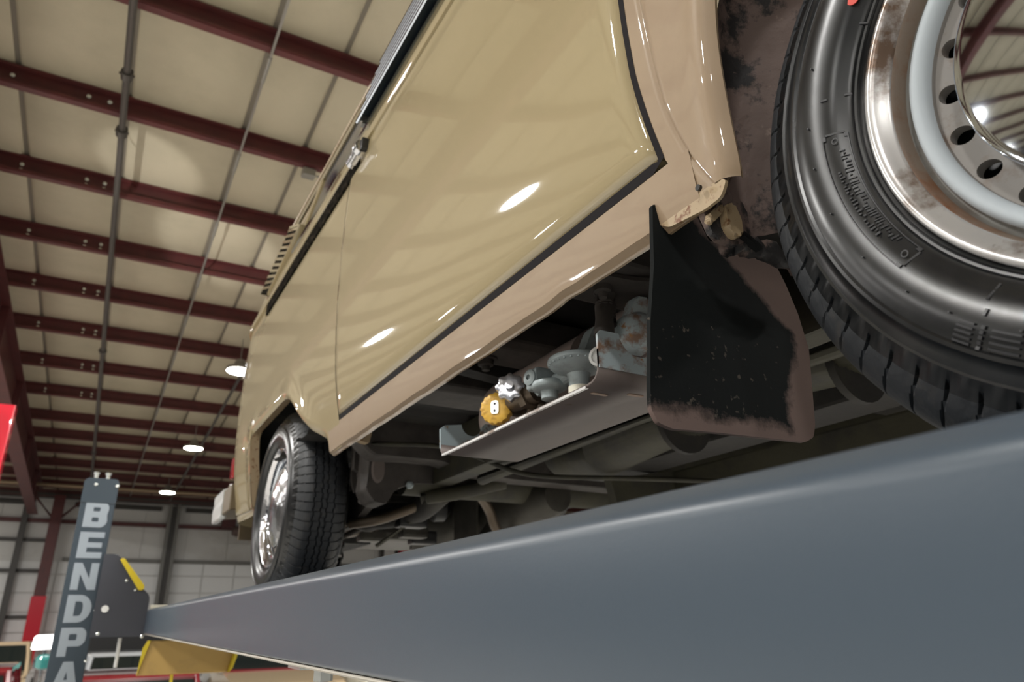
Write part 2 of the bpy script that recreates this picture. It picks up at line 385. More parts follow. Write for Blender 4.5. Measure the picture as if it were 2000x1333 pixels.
for a, b in zip([-3]+PY[10:], PY[10:]+[25.2]):
    bm = NB(); cyl(bm, (0, a+.02, roofz(a)-.235), (0, a+.36, roofz(a+.3)-.235), .019, 8); fin('conduit_clamp', bm, M['conduit'], cn)
bm = NB(); tube(bm, [(0, y, roofz(y)-.236) for y in (-3, 5, 15, 25.3)], .013, 8); fin('conduit_run', bm, M['conduit'], cn, .6)
cn = thing('power_conduit', 'dark conduit beside the hanging lamps at the far end of the ceiling', 'conduit', (1.8, 0, 0), -BYAW)
bm = NB(); tube(bm, [(0, y, roofz(y)-.26) for y in (9.5, 15, 25.9)], .03, 8); fin('conduit_run', bm, M['pipe'], cn, .6)
ep = thing('eave_pipe', 'long beige pipe crossing the hall just below the far roof', 'pipe', (0, 24.2, 0), -BYAW)
bm = NB(); cyl(bm, (-14, 0, 3.86), (25, 0, 3.86), .045, 10); fin('pipe_run', bm, mat('beige_pipe', (.34, .25, .15), .5), ep, .6)
# junction box on the second purlin
jb = thing('junction_box', 'small grey electrical box with a hanging cable on the purlin nearest the van roof', 'box', (1.42, PY[11]-.02, roofz(PY[11])-.25), 0)
bm = NB(); box(bm, (-.07, -.05, -.06), (.07, .05, .03), .01); fin('box_body', bm, M['conduit'], jb)
bm = NB(); tube(bm, smoothpts([(.07, 0, -.02), (.25, 0, -.03), (.45, -.02, -.12), (.75, 0, -.1)], 5), .009, 6); fin('cable', bm, M['grey'], jb)
# three lamps in the picture
for (lx, ly), lab in (((1.74, 12.3), 'round bright high bay lamp nearest the van, beside its rear corner'), ((1.74, 17.7), 'round bright high bay lamp in the middle of the row'),
                      ((1.74, 22.9), 'round bright high bay lamp farthest away, near the end wall')):
    h = thing('high_bay_light', lab, 'ceiling lamp', (lx+.01, ly, roofz(ly)-.63), 0, 'high bay lamps under the roof')
    bm = NB(); lathe(bm, (0, 0, .02), (0, 0, 1), [(.21, 0), (.22, .02), (.2, .06), (.1, .10), (.07, .2), (.0, .2)], 24); fin('lamp_housing', bm, M['conduit'], h, .6)
    bm = NB(); lathe(bm, (0, 0, .018), (0, 0, -1), [(.2, 0), (.19, .01), (0, .012)], 24); fin('lamp_lens', bm, M['lampem'], h)
    bm = NB(); cyl(bm, (0, 0, .2), (0, 0, .60), .008, 6); fin('hanger_rod', bm, M['conduit'], h)

# ================================================================== THE CAMPER VAN
van = thing('camper_van', 'cream camper van seen from below, raised on the blue-grey lift', 'van')
XB = [(.38, .512), (.405, .503), (.43, .497), (.48, .489), (.53, .480), (.60, .471), (.70, .4645), (.80, .4615), (.92, .4615), (1.02, .4635), (1.10, .4665), (1.16, .4700), (1.20, .4735)]
CZ = 1.203     # belt crease height
YC = 3.07; RC = .34
def body_x(y, z):
    b = smoothf(XB, z)
    if y > YC:
        t = min(.999, (y-YC)/RC); b += RC*(1-math.sqrt(1-t*t))*.95
    if y < -.55:
        t = min(.999, (-.55-y)/.6); b += .6*(1-math.sqrt(1-t*t))*.8
    return b
# rear wheel arch outline: lowest z of the side at y
RA = [(1.795, .405), (1.80, .418), (1.83, .45), (1.88, .475), (1.95, .505), (2.02, .548), (2.09, .60), (2.15, .640), (2.21, .662), (2.27, .668)]
def z_low_rear(y):
    if y < 1.795: return .478
    if y < 2.27: return smoothf(RA, y)
    if y < 2.71: return .668 - (y-2.27)*.004
    if y < 2.735: return .666 - (y-2.71)/.025*.24
    return .40 + (y-2.735)*.05
flare = lambda y, z: 0
def rear_x(y, z):
    b = body_x(y, z)
    # the panel swells softly around the wheel opening
    if 1.79 < y < 2.9:
        d = z - z_low_rear(min(max(y, 1.8), 2.7))
        b -= .012*math.exp(-(max(d, 0)/.05)**2)*min(1, max(0, (y-1.85)/.2))*min(1, max(0, (2.85-y)/.1))
        if d < .012 and d > -.01: b += .010*(1-d/.012) if d > 0 else .010
    return b
# rear quarter panel
bm = NB()
ys = frange(1.706, 1.795, 6)+frange(1.7955, 1.83, 8)[1:]+frange(1.83, 2.3, 34)[1:]+frange(2.3, 2.70, 20)[1:]+frange(2.705, 2.74, 10)+frange(2.75, 3.02, 12)+[YC+RC*math.sin(a) for a in frange(.05, 1.50, 16)]
strip_surface(bm, ys, lambda y: z_low_rear(y) if y > 1.795 else .41, lambda y: CZ, 44, rear_x)
qp = fin('rear_quarter_panel', bm, M['paint'], van, True)
# thin returned lip round the rear wheel opening
bm = NB(); pts = [(rear_x(y, z_low_rear(y))+.002, y, z_low_rear(y)+.002) for y in ys if y > 1.80 and y < 3.05]
for A, B in zip(pts, pts[1:]):
    v = [bm.verts.new(A), bm.verts.new(B), bm.verts.new((B[0]+.03, B[1], B[2]+.012)), bm.verts.new((A[0]+.03, A[1], A[2]+.012))]
    bm.faces.new(v)
fin('wheel_arch_lip', bm, M['paint_rust'], qp)
# sill
SEC = [(.503, .478), (.500, .45), (.5015, .425), (.505, .409), (.509, .405), (.513, .405), (.5145, .410), (.53, .425), (.56, .47)]
bm = NB(); cols = []
sy = frange(.46, 1.80, 70)
for y in sy:
    w = .0005*math.sin(y*31)+.0004*math.sin(y*77+1); w2 = -.003*math.exp(-((y-.72)/.02)**2)
    cols.append([bm.verts.new((body_x(y, z) if i < 1 else x+.0, y, z+(w-w2 if 2 < i < 7 else 0))) for i, (x, z) in enumerate([(.489, .474)]+[(body_x(y, .46), .46), (.4945, .435), (.4985, .414)]+SEC[3:])])
for A, B in zip(cols, cols[1:]):
    for k in range(len(A)-1): bm.faces.new([A[k], B[k], B[k+1], A[k+1]])
sill = fin('sill', bm, M['paint2'], van, .7)
# ragged underseal on the sill flange
bm = NB()
# sliding door
def door_front(z): return lerpf([(.48, .5025), (.527, .509), (.565, .5135), (.605, .517), (.68, .5185), (.80, .518), (1.2, .516)], z)
bm = NB(); N1, N2 = 64, 46
cols = []
for i in range(N1+1):
    u = i/N1; col = []
    for k in range(N2+1):
        v = k/N2; z = .486 + (CZ-.486)*v
        y = door_front(z) + (1.700-door_front(z))*u
        e = min((y-door_front(z)), (1.700-y), (z-.486)); x = body_x(y, z) - .0045
        if e < .006: x += .004*(1-e/.006)
        col.append(bm.verts.new((x, y, z)))
    cols.append(col)
for A, B in zip(cols, cols[1:]):
    for k in range(N2): bm.faces.new([A[k], B[k], B[k+1], A[k+1]])
# returned edge
for k in range(N2): bm.faces.new([cols[0][k+1], cols[0][k], bm.verts.new(cols[0][k].co+Vector((.02, .001, 0))), bm.verts.new(cols[0][k+1].co+Vector((.02, .001, 0)))])
for A, B in zip(cols, cols[1:]): bm.faces.new([A[0], B[0], bm.verts.new(B[0].co+Vector((.02, 0, .001))), bm.verts.new(A[0].co+Vector((.02, 0, .001)))])
door = fin('sliding_door', bm, M['paint'], van, True)
# door seal
bm = NB()
pth = [(door_front(z)-.0035, z) for z in frange(CZ, .484, 30)] + [(y, .4805) for y in frange(.516, 1.697, 30)]
for (y0, z0), (y1, z1) in zip(pth, pth[1:]):
    if y1-y0 > .005 or True:
        n0 = (-.0055, 0) if z0 > .4806 else (0, -.0065); n1 = (-.0055, 0) if z1 > .4806 else (0, -.0065)
        P = [(y0-n0[0], z0-n0[1]), (y1-n1[0], z1-n1[1]), (y1+n1[0], z1+n1[1]), (y0+n0[0], z0+n0[1])]
        bm.faces.new([bm.verts.new((body_x(p[0], p[1])-.0005, p[0], p[1])) for p in P])
fin('door_seal', bm, M['seal'], van)
# front pillar/quarter panel with wheel arch lip
FA = [(.40, .425), (.412, .4165), (.43, .411), (.476, .4075), (.518, .403), (.565, .397), (.608, .389), (.66, .376), (.71, .352), (.76, .315), (.80, .26), (.835, .17), (.845, .09)]
def arch_y(z): return smoothf(FA, z)
def front_z(y):   # lowest z of the skin over the wheel
    a = abs(y-.06)+.06 if y < .06 else y
    if a > .4275: return .43
    zz = [(b, z) for z, b in FA[3:]][::-1]
    return lerpf(zz, a)
def px_(y, z):
    b = body_x(y, z); d = y-arch_y(z)
    b += .012*max(0, 1-d/.016)**2 + .0           # rolled edge
    b -= .0022*math.exp(-((d-.020)/.010)**2)      # raised bead along the wheel opening
    s = y-seam_y(z)
    if abs(s) < .0009: b += .0022
    return b
def seam_y(z): return lerpf([(.405, .432), (.42, .440), (.44, .450), (.464, .460), (.50, .470), (.54, .4775), (.617, .481), (.70, .485), (1.2, .487)], z)
bm = NB(); cols = []
N = 60
for k in range(N+1):
    z = .418 + (CZ-.418)*(k/N)**1.25
    a = arch_y(z) if z < .86 else -.02; b = door_front(max(z, .48))-.0085 if z > .478 else lerpf([(.41, .466), (.478, .4935)], z)
    row = []
    sm = seam_y(z)
    if z < .80: ts = [a+(a-a)*0 + q for q in (0, .003, .006, .010, .016, .022, .028, .034, .04, .046)]; ts = [t for t in ts if t < sm-.008]
    us = frange(0, 1, 9)
    kys = sorted(set([round(a+(sm-.0025-a)*(u**1.0), 6) for u in frange(0, 1, 14)] + [sm-.0008, sm, sm+.0008] + [round(sm+.0025+(b-sm-.0025)*u, 6) for u in frange(0, 1, 4)]))
    row = [bm.verts.new((px_(y, z), y, z)) for y in kys]
    cols.append(row)
for A, B in zip(cols, cols[1:]):
    for k in range(min(len(A), len(B))-1): bm.faces.new([A[k], A[k+1], B[k+1], B[k]])
fq = fin('front_quarter_panel', bm, M['paint2'], van, True)
# inner return of the arch lip
bm = NB()
for k in range(N):
    z0 = .418+(CZ-.418)*(k/N)**1.25; z1 = .418+(CZ-.418)*((k+1)/N)**1.25
    if z1 > .85: break
    a, b = arch_y(z0), arch_y(z1)
    bm.faces.new([bm.verts.new(p) for p in ((px_(a, z0), a, z0), (px_(b, z1), b, z1), (px_(b, z1)+.006, b+.003, z1), (px_(a, z0)+.006, a+.003, z0))])
fin('arch_edge_flange', bm, M['paint_rust'], fq)
# lower tail of the pillar (jacking lip) with rust
bm = NB(); prism(bm, rounded([(.422, .414), (.432, .399), (.455, .397), (.51, .404), (.53, .42), (.43, .42)], .006), 0, .4985, .5025)
fin('pillar_foot', bm, M['paint_rust'], fq)
bm = NB(); lathe(bm, (.492, .452, .419), (-1, 0, 0), [(.0035, 0), (.0035, .0035), (0, .0035)], 12); fin('drain_hole', bm, M['black'], fq)
# cab door skin over the wheel (above the arch)
bm = NB(); strip_surface(bm, frange(-1.08, -.02, 50), lambda y: min(front_z(max(y, -.40)) if y > -.31 else .43, 1.0)+.004, lambda y: CZ, 20, body_x)
fin('cab_side_panel', bm, M['paint'], van, True)
# recess behind the seams
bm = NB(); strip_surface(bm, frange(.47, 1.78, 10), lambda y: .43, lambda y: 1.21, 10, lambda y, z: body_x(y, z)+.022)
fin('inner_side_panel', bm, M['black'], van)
# belt ledge, upper side, roof: extruded section (x, z) from belt up
def ext(name, sec, m, y0=-1.0, y1=3.12, parent=van, n=40, sm=.7, taper=True):
    bm = NB(); cols = []
    for y in frange(y0, y1, n):
        off = 0
        if y > YC-.05 and taper: off = body_x(y, 1.15)-body_x(YC-.05, 1.15)
        cols.append([bm.verts.new((x+off, y, z)) for x, z in sec])
    for A, B in zip(cols, cols[1:]):
        for k in range(len(A)-1): bm.faces.new([A[k], B[k], B[k+1], A[k+1]])
    return fin(name, bm, m, parent, sm)
ext('belt_ledge', [(.4745, 1.203), (.4635, 1.2045), (.4605, 1.210), (.4612, 1.226), (.466, 1.238), (.4725, 1.248), (.478, 1.265), (.486, 1.30), (.497, 1.345), (.503, 1.36)], M['paint'], y0=-.9, y1=YC+RC*.98, n=60)
ext('window_glass', [(.507, 1.355), (.588, 1.69)], M['glass'], y0=-.7, y1=2.44)
ext('window_trim', [(.500, 1.352), (.497, 1.362), (.502, 1.371), (.507, 1.368)], M['chrome'], y0=-.7, y1=2.56)
ext('roof_side', [(.580, 1.685), (.588, 1.70), (.596, 1.73), (.602, 1.745), (.594, 1.752), (.586, 1.758), (.590, 1.768), (.63, 1.785), (.72, 1.87), (1.0, 1.94), (1.3, 1.96)], M['paint'], y0=-1.0, y1=3.36, n=60)
ext('gutter_strip', [(.5875, 1.750), (.5845, 1.757), (.5885, 1.765)], M['paint_rust'], y0=-1, y1=3.3)
ext('rear_upper_panel', [(.503, 1.358), (.534, 1.49), (.588, 1.70)], M['paint'], y0=2.55, y1=YC+RC*.97, n=30)
for y in (.48, 1.78, 2.54):
    bm = NB(); prism(bm, [(.500, 1.35), (.53, 1.355), (.61, 1.70), (.582, 1.70)], 1, y-.03, y+.03, .004); fin('window_pillar', bm, M['paint'], van)
# jalousie window: glass louvres tilted open in an alloy frame
jw = fin('jalousie_window', prism(NB(), [(.49, 1.372), (.507, 1.372), (.587, 1.69), (.569, 1.69)], 1, .60, .625), M['conduit'], van)
bm = NB(); prism(bm, [(.49, 1.372), (.507, 1.372), (.587, 1.69), (.569, 1.69)], 1, 1.70, 1.72); fin('frame_upright', bm, M['conduit'], jw)
for k in range(6):
    z = 1.378+k*.050; x = .506+(z-1.355)*.242
    bm = NB(); prism(bm, [(x+.004, z+.032), (x-.038, z-.010), (x-.036, z-.014), (x+.008, z+.028)], 1, .63, 1.70); fin('glass_louvre', bm, M['slat'], jw)
    bm = NB(); prism(bm, [(x-.036, z-.014), (x-.040, z-.012), (x-.041, z-.006), (x-.037, z-.007)], 1, .63, 1.70); fin('louvre_edge', bm, M['chrome'], jw)
# sliding door rail on the rear quarter, with roller arm
bm = NB(); prism(bm, [(.4735, 1.160), (.4665, 1.162), (.4665, 1.166), (.4735, 1.168)], 1, 1.72, 2.78)
bm2 = NB()
rail = fin('sliding_rail', bm, M['paint'], van)
bm = NB(); prism(bm, [(.4655, 1.155), (.4630, 1.157), (.4630, 1.199), (.4735, 1.2), (.475, 1.155)], 1, 1.60, 2.75); fin('rail_slot', bm, M['slot'], rail)
bm = NB(); prism(bm, [(.4625, 1.199), (.4600, 1.200), (.4600, 1.205), (.4735, 1.206)], 1, 1.60, 2.78); fin('rail_cover_edge', bm, M['paint'], rail)
ra = fin('rail_roller_arm', prism(NB(), rounded([(.440, 1.165), (.470, 1.165), (.470, 1.197), (.446, 1.200)], .008), 1, 1.575, 1.625, .003), M['chrome2'], van)
bm = NB(); lathe(bm, (.454, 1.60, 1.182), (0, 1, 0), [(.019, -.045), (.022, -.04), (.022, -.028), (.017, -.024), (.017, .045), (0, .05)], 18); fin('roller_cap', bm, M['chrome2'], ra, .6)
bm = NB(); box(bm, (.450, 1.545, 1.170), (.470, 1.585, 1.205), .004); fin('arm_bracket', bm, M['black'], ra)
# air intake with upright fins
def ix(z, d=0): return .489+(z-1.38)*.085+d
def plate(name, quad, d0, d1, m, parent):        # thin slab following the leaning body side, quad of (y, z)
    bm = NB(); A = [bm.verts.new((ix(z, d0), y, z)) for y, z in quad]; B = [bm.verts.new((ix(z, d1), y, z)) for y, z in quad]
    bm.faces.new(A); bm.faces.new(B)
    for k in range(4): bm.faces.new([A[k], A[(k+1) % 4], B[(k+1) % 4], B[k]])
    return fin(name, bm, m, parent)
ai = plate('air_intake', [(2.43, 1.412), (2.665, 1.520), (3.125, 1.412), (2.885, 1.318)], .0005, .05, M['slot'], van)  # near-flush black sheet: the shade in the slat gaps is painted
def lo(t): return (2.44+.43*t, 1.410-.090*t)
def up_(t): return (2.674+.44*t, 1.517-.055*t-.050*t*t)
for k in range(11):
    t, u = k/11, (k+.50)/11
    plate('intake_slat', [lo(t), up_(t), up_(u), lo(u)], -.0008, .01, M['paint'], ai)
plate('intake_rim', [(2.415, 1.408), (2.43, 1.417), (2.89, 1.321), (2.89, 1.308)], -.002, .03, M['paint'], ai)
plate('intake_rim', [(2.415, 1.408), (2.43, 1.408), (2.674, 1.519), (2.660, 1.526)], -.002, .05, M['paint'], ai)
# filler flap hinges (two little chrome bits), tail lamp, bumper
for z in (1.03, .985):
    bm = NB(); box(bm, (body_x(3.03, z)-.010, 3.02, z-.013), (body_x(3.03, z)+.003, 3.035, z+.013), .004); fin('hinge', bm, M['chrome2'], van)
tl = fin('tail_lamp', prism(NB(), rounded([(3.33, .61), (3.385, .61), (3.385, .70), (3.33, .70)], .012), 0, .500, .62, .004), M['tail'], van)
bm = NB(); prism(bm, rounded([(3.322, .602), (3.335, .602), (3.335, .708), (3.322, .708)], .004), 0, .518, .62, .002); fin('lamp_bezel', bm, M['chrome'], tl)
bp = fin('rear_bumper', prism(NB(), rounded([(3.46, .485), (3.50, .47), (3.52, .50), (3.53, .53), (3.525, .60), (3.50, .615), (3.47, .60)], .008), 0, .52, 2.08, .003), M['bumperb'], van)
bm = NB(); prism(bm, rounded([(.455, 3.20), (.462, 3.19), (.53, 3.19), (.53, 3.52), (.51, 3.535), (.49, 3.53), (.462, 3.46)], .012), 2, .0, .01)
bm.free()
bm = NB()
for z0, z1, d in ((.435, .475, .012), (.475, .515, .0), (.515, .555, .008)):
    pass
prism(bm, rounded([(.448, .43), (.470, .43), (.468, .458), (.474, .475), (.470, .50), (.474, .53), (.468, .556), (.450, .552), (.447, .53), (.450, .505), (.445, .48), (.447, .455)], .006), 1, 3.27, 3.50, .006)
for v in bm.verts: v.co.x += .018
fin('bumper_end_cap', bm, M['bumperw'], bp, .8)
bm = NB(); prism(bm, [(.470, .44), (.56, .45), (.56, .54), (.470, .545)], 1, 3.10, 3.44, .004); fin('bumper_bracket', bm, M['bumperb'], bp)
# lower rear valance & apron below the corner
bm = NB(); strip_surface(bm, frange(2.735, 3.34, 14), lambda y: .385+.04*max(0, (y-2.9)), lambda y: .43+.03*max(0, (y-2.9)), 4, lambda y, z: body_x(y, z)+.004)
fin('rear_lower_panel', bm, M['paint'], van, True)
bm = NB(); box(bm, (.80, 3.40, .36), (2.0, 3.42, 1.3)); fin('rear_panel', bm, M['paint'], van)
bm = NB(); box(bm, (.56, 3.33, .350), (2.0, 3.36, .43)); fin('rear_valance', bm, M['bumperb'], van)

# ------------------------------------------------------------------ wheels
WX, WYF, WZ = .517, .0876, .3762
def add_wheel(yc, zc, rear=False):
    c = (WX, yc, zc)
    # tyre: grid theta x profile, with tread blocks
    prof = [(.186, .014), (.192, .006), (.1965, .002), (.1985, -.001), (.1995, -.0005), (.2005, -.0025), (.2025, -.003), (.2035, -.0022), (.2045, -.0042), (.208, -.0055), (.214, -.0105), (.222, -.014), (.232, -.0165), (.242, -.017),
            (.250, -.0155), (.2555, -.0135), (.2575, -.0150), (.2605, -.0140), (.262, -.0115), (.268, -.009), (.274, -.0055), (.276, -.0065), (.283, -.0015), (.291, .0045), (.299, .0095), (.306, .0145), (.312, .020), (.3175, .0265), (.3215, .034)]
    prof += [(.3235, .042)]
    tread = [.045, .0464, .0468, .0504, .0508, .0590, .0684, .0688, .0728, .0735, .079]
    prof += [(.325, t) for t in tread]
    W2 = .158
    full = prof + [(r, W2-d) for r, d in prof[-2::-1]]
    NT = 1440 if not rear else 1080
    NP = len(full); nb = 72
    verts = []; 
    for i in range(NT):
        th = 2*PI*i/NT; ph = (th*nb/(2*PI)) % 1.0; ct, st = math.cos(th), math.sin(th)
        for j, (r, d) in enumerate(full):
            s = j if j < NP/2 else NP-1-j
            rr = r; dd = d
            if r > .276:                                        # shoulder lugs: curved sipes and a wavy lower edge
                dm = d if d < W2/2 else W2-d
                cx = (ph + (.325-r)*4.5) % 1.0
                if r < .324 and dm < .047:
                    wav = .287 + .005*math.cos(2*PI*(ph+.15))
                    if r > wav-.003:
                        k = .0014*min(1, (r-wav+.003)/.005)
                        if cx < .06: k = -.0028 if r > .290 else 0
                        rr += k*.5; dd += (-k if d < W2/2 else k)
                if abs(r-.325) < 1e-6:
                    k = 0
                    if .0466 < dm < .0506: k = -.007
                    if .0686 < dm < .0730: k = -.007
                    # zig-zag of the grooves
                    z = .0016*(1 if ph < .5 else -1)
                    if .044 < dm < .075: dd += z
                    c2 = (ph*1.0 + (dm-.05)*9) % 1.0
                    if c2 < .05 and .051 < dm < .0684: k = -.0035
                    c3 = (ph + dm*6) % 1.0
                    if c3 < .05 and dm > .0735: k = -.0035
                    rr += k
            verts.append((WX+dd, yc+rr*ct, zc+rr*st))
    faces = []
    for i in range(NT):
        i2 = (i+1) % NT
        for j in range(NP-1): faces.append((i*NP+j, i*NP+j+1, i2*NP+j+1, i2*NP+j))
    me = bpy.data.meshes.new('tyre'); me.from_pydata(verts, [], faces)
    ty = link('front_tyre' if not rear else 'rear_tyre', me, [M['rubber'], M['tread']], van, math.radians(38))
    mi = []
    for i in range(NT):
        for j in range(NP-1):
            r = (full[j][0]+full[j+1][0])/2; mi.append(1 if r > .288 else 0)
    me.polygons.foreach_set('material_index', mi)
    # rim
    rp = [(.150, .10), (.176, .08), (.186, .03), (.1925, .010), (.1955, .004), (.1955, .001), (.1935, -.0012), (.190, -.001), (.1865, .0015), (.183, .0055), (.1795, .0085), (.1775, .0105), (.1762, .014), (.1752, .019), (.1735, .025), (.171, .029),
          (.1695, .0295), (.1685, .027), (.1675, .0215), (.1655, .0170), (.1620, .0155), (.1580, .0175), (.1550, .0205), (.1535, .0240), (.1528, .0275), (.1522, .0315)]
    cols_ = [2, 2, 0, 0, 0, 0, 0, 0, 0, 0, 0, 1, 1, 1, 2, 2, 2, 2, 3, 3, 3, 3, 3, 3, 4]
    bm = NB(); lathe(bm, c, (1, 0, 0), rp, 128, caps=False, mi=cols_)
    mats = [M['rimsilver'], M['rimrust'], M['rimgrey'], M['rimwhite'], M['dish']] if not rear else [M['chrome2'], M['chrome2'], M['chrome2'], M['chrome'], M['chrome2']]
    rim = fin('front_wheel' if not rear else 'rear_wheel', bm, mats, van, True)
    # perforated ring with real holes
    bm = NB(); nh = 22; M_ = 20; r0, r1 = .118, .1525; rh, RR = .1418, .0085; ph0 = math.radians(8.6)
    def dz(r): return .0315+.006*min(1, (r1-r)/.02)
    def pt(a, r, x=0): return (WX+dz(r)+x, yc+r*math.cos(a), zc+r*math.sin(a))
    half = PI/nh
    for h in range(nh):
        a0 = ph0+h*2*half
        inner, outer, deep = [], [], []
        for k in range(M_):
            t = 2*PI*k/M_ + PI/4
            dx, dy = math.cos(t), math.sin(t)
            inner.append((a0+RR*dx/rh, rh+RR*dy))
            lx = half/abs(dx)*rh if abs(dx) > 1e-6 else 9; ly = ((r1-rh) if dy > 0 else (rh-r0))/abs(dy) if abs(dy) > 1e-6 else 9
            s = min(lx, ly); outer.append((a0+s*dx/rh, rh+s*dy))
        # add exact corners by snapping nearest
        for ca, cr_ in ((a0-half, r0), (a0+half, r0), (a0-half, r1), (a0+half, r1)):
            k = min(range(M_), key=lambda q: ((outer[q][0]-ca)*rh)**2+(outer[q][1]-cr_)**2); outer[k] = (ca, cr_)
        vi = [bm.verts.new(pt(*p)) for p in inner]; vo = [bm.verts.new(pt(*p)) for p in outer]; vd = [bm.verts.new(pt(*p, .010)) for p in inner]
        for k in range(M_):
            k2 = (k+1) % M_
            bm.faces.new([vi[k], vi[k2], vo[k2], vo[k]]); bm.faces.new([vi[k2], vi[k], vd[k], vd[k2]])
    bmesh.ops.remove_doubles(bm, verts=bm.verts, dist=.0004)
    lathe(bm, c, (1, 0, 0), [(.118, .0375), (.06, .045), (0.0, .045)], 44, caps=False)
    fin('perforated_ring', bm, M['dish'] if not rear else M['chrome2'], rim, .6)
    bm = NB(); lathe(bm, c, (1, 0, 0), [(.190, .062), (.0, .064)], 48, caps=False); fin('brake_backing', bm, M['black'], rim)
    # hub cap
    bm = NB()
    lathe(bm, c, (-1, 0, 0), [(.117, -.040), (.119, -.026), (.1265, -.0175), (.1283, -.0160), (.1280, -.0145), (.1268, -.0140)] + [(q, -.0150+math.sqrt(.383**2-q*q)-math.sqrt(.383**2-.128**2)) for q in (.125, .121, .116, .11, .10, .09, .078, .065, .05, .035, .018, 0)], 96, caps=False)
    fin('hub_cap', bm, M['chrome'] if not rear else M['chrome2'], rim, True)
    # raised marks on the sidewall
    def side(r): return smoothf([(a, b) for a, b in prof[5:26]], r)
    if not rear:
        bm = NB()
        def patch(a0, a1, q0, q1, h, n=1, bm=bm):
            for i in range(n):
                b0, b1 = a0+(a1-a0)*i/n, a0+(a1-a0)*(i+1)/n
                vs = [(b0, q0), (b1, q0), (b1, q1), (b0, q1)]
                T_ = [bm.verts.new((WX+side(r)-h, yc+r*math.cos(a), zc+r*math.sin(a))) for a, r in vs]
                B_ = [bm.verts.new((WX+side(r)+.002, yc+r*math.cos(a), zc+r*math.sin(a))) for a, r in vs]
                bm.faces.new(T_)
                for k in range(4): bm.faces.new([T_[k], T_[(k+1) % 4], B_[(k+1) % 4], B_[k]])
        D = math.radians
        # long serial plate: outline and rows of fine bars
        patch(D(3.0), D(-33.5), .2262, .2270, .0012, 36); patch(D(3.0), D(-33.5), .2078, .2086, .0012, 36)
        patch(D(4.6), D(4.1), .2105, .2240, .0012); patch(D(-35.2), D(-34.7), .2105, .2240, .0012)
        patch(D(4.1), D(3.0), .2240, .2270, .0010); patch(D(4.1), D(3.0), .2078, .2105, .0010)
        patch(D(-34.7), D(-33.5), .2240, .2270, .0010); patch(D(-34.7), D(-33.5), .2078, .2105, .0010)
        rnd = random.Random(3)
        for row, (q0, q1) in enumerate(((.2100, .2150), (.2165, .2205))):
            a = -.5 if row == 0 else -6
            while a > (-29 if row == 0 else -26):
                w = rnd.uniform(.22, .5); patch(D(a), D(a-w), q0+rnd.choice([0, 0, .002]), q1-rnd.choice([0, 0, .002]), .0014); a -= w+rnd.uniform(.35, .75)
        for a in (2.2, -33.2):
            for q in range(10):
                t0, t1 = 2*PI*q/10, 2*PI*(q+1)/10
                rc = .217; rr0 = .0032
                vs = [bm.verts.new((WX+side(rc)-.0016, yc+(rc+rr_*math.cos(t))*math.cos(D(a)+rr_*math.sin(t)/rc), zc+(rc+rr_*math.cos(t))*math.sin(D(a)+rr_*math.sin(t)/rc))) for t, rr_ in ((t0, rr0), (t1, rr0), (t1, rr0-.001), (t0, rr0-.001))]
                bm.faces.new(vs)
        # dashes and the size marks near the shoulder
        for a, q0, q1 in ((14.2, .204, .209), (13.6, .221, .2265), (32, .2, .207), (-52.5, .209, .222), (-53.5, .228, .233)): patch(D(a), D(a-.45), q0, q1, .0012)
        for k in range(5): patch(D(-50.2), D(-53.0), .2395+k*.0036, .2410+k*.0036, .0016, 3)
        for k in range(5): patch(D(-54.2), D(-54.8), .2395+k*.0036, .2420+k*.0036, .0016)
        for k in range(4): patch(D(-56.0), D(-60.5), .2405+k*.0042, .2420+k*.0042, .0016, 4)
        for a in (8, -2, -14, -27, -39, -48, -60, 22): patch(D(a), D(a-.35), .2375, .2386, .002)
        tag(fin('sidewall_marks', bm, M['sidetxt'], ty), kind='stuff')
        bm = NB(); lathe(bm, (WX+side(.217)-.0006, yc+.217*math.cos(D(37.4)), zc+.217*math.sin(D(37.4))), (-1, 0, -.1), [(.0065, 0), (.0065, .0008), (0, .001)], 16)
        fin('red_paint_dot', bm, mat('red_dot', (.6, .05, .03), .5), ty)
    return ty
add_wheel(WYF, WZ); add_wheel(2.4876, .3716, True)
# brake drum inside the rear wheel
bm = NB(); lathe(bm, (WX+.08, 2.4876, .3716), (1, 0, 0), [(.15, 0), (.15, .08), (.12, .10), (.05, .12), (0, .12)], 28); fin('brake_drum', bm, M['under'], van, .6)
bm = NB(); lathe(bm, (WX+.08, WYF, WZ), (1, 0, 0), [(.15, 0), (.15, .08), (.12, .10), (.05, .12), (0, .12)], 28); fin('brake_drum', bm, M['under'], van, .6)

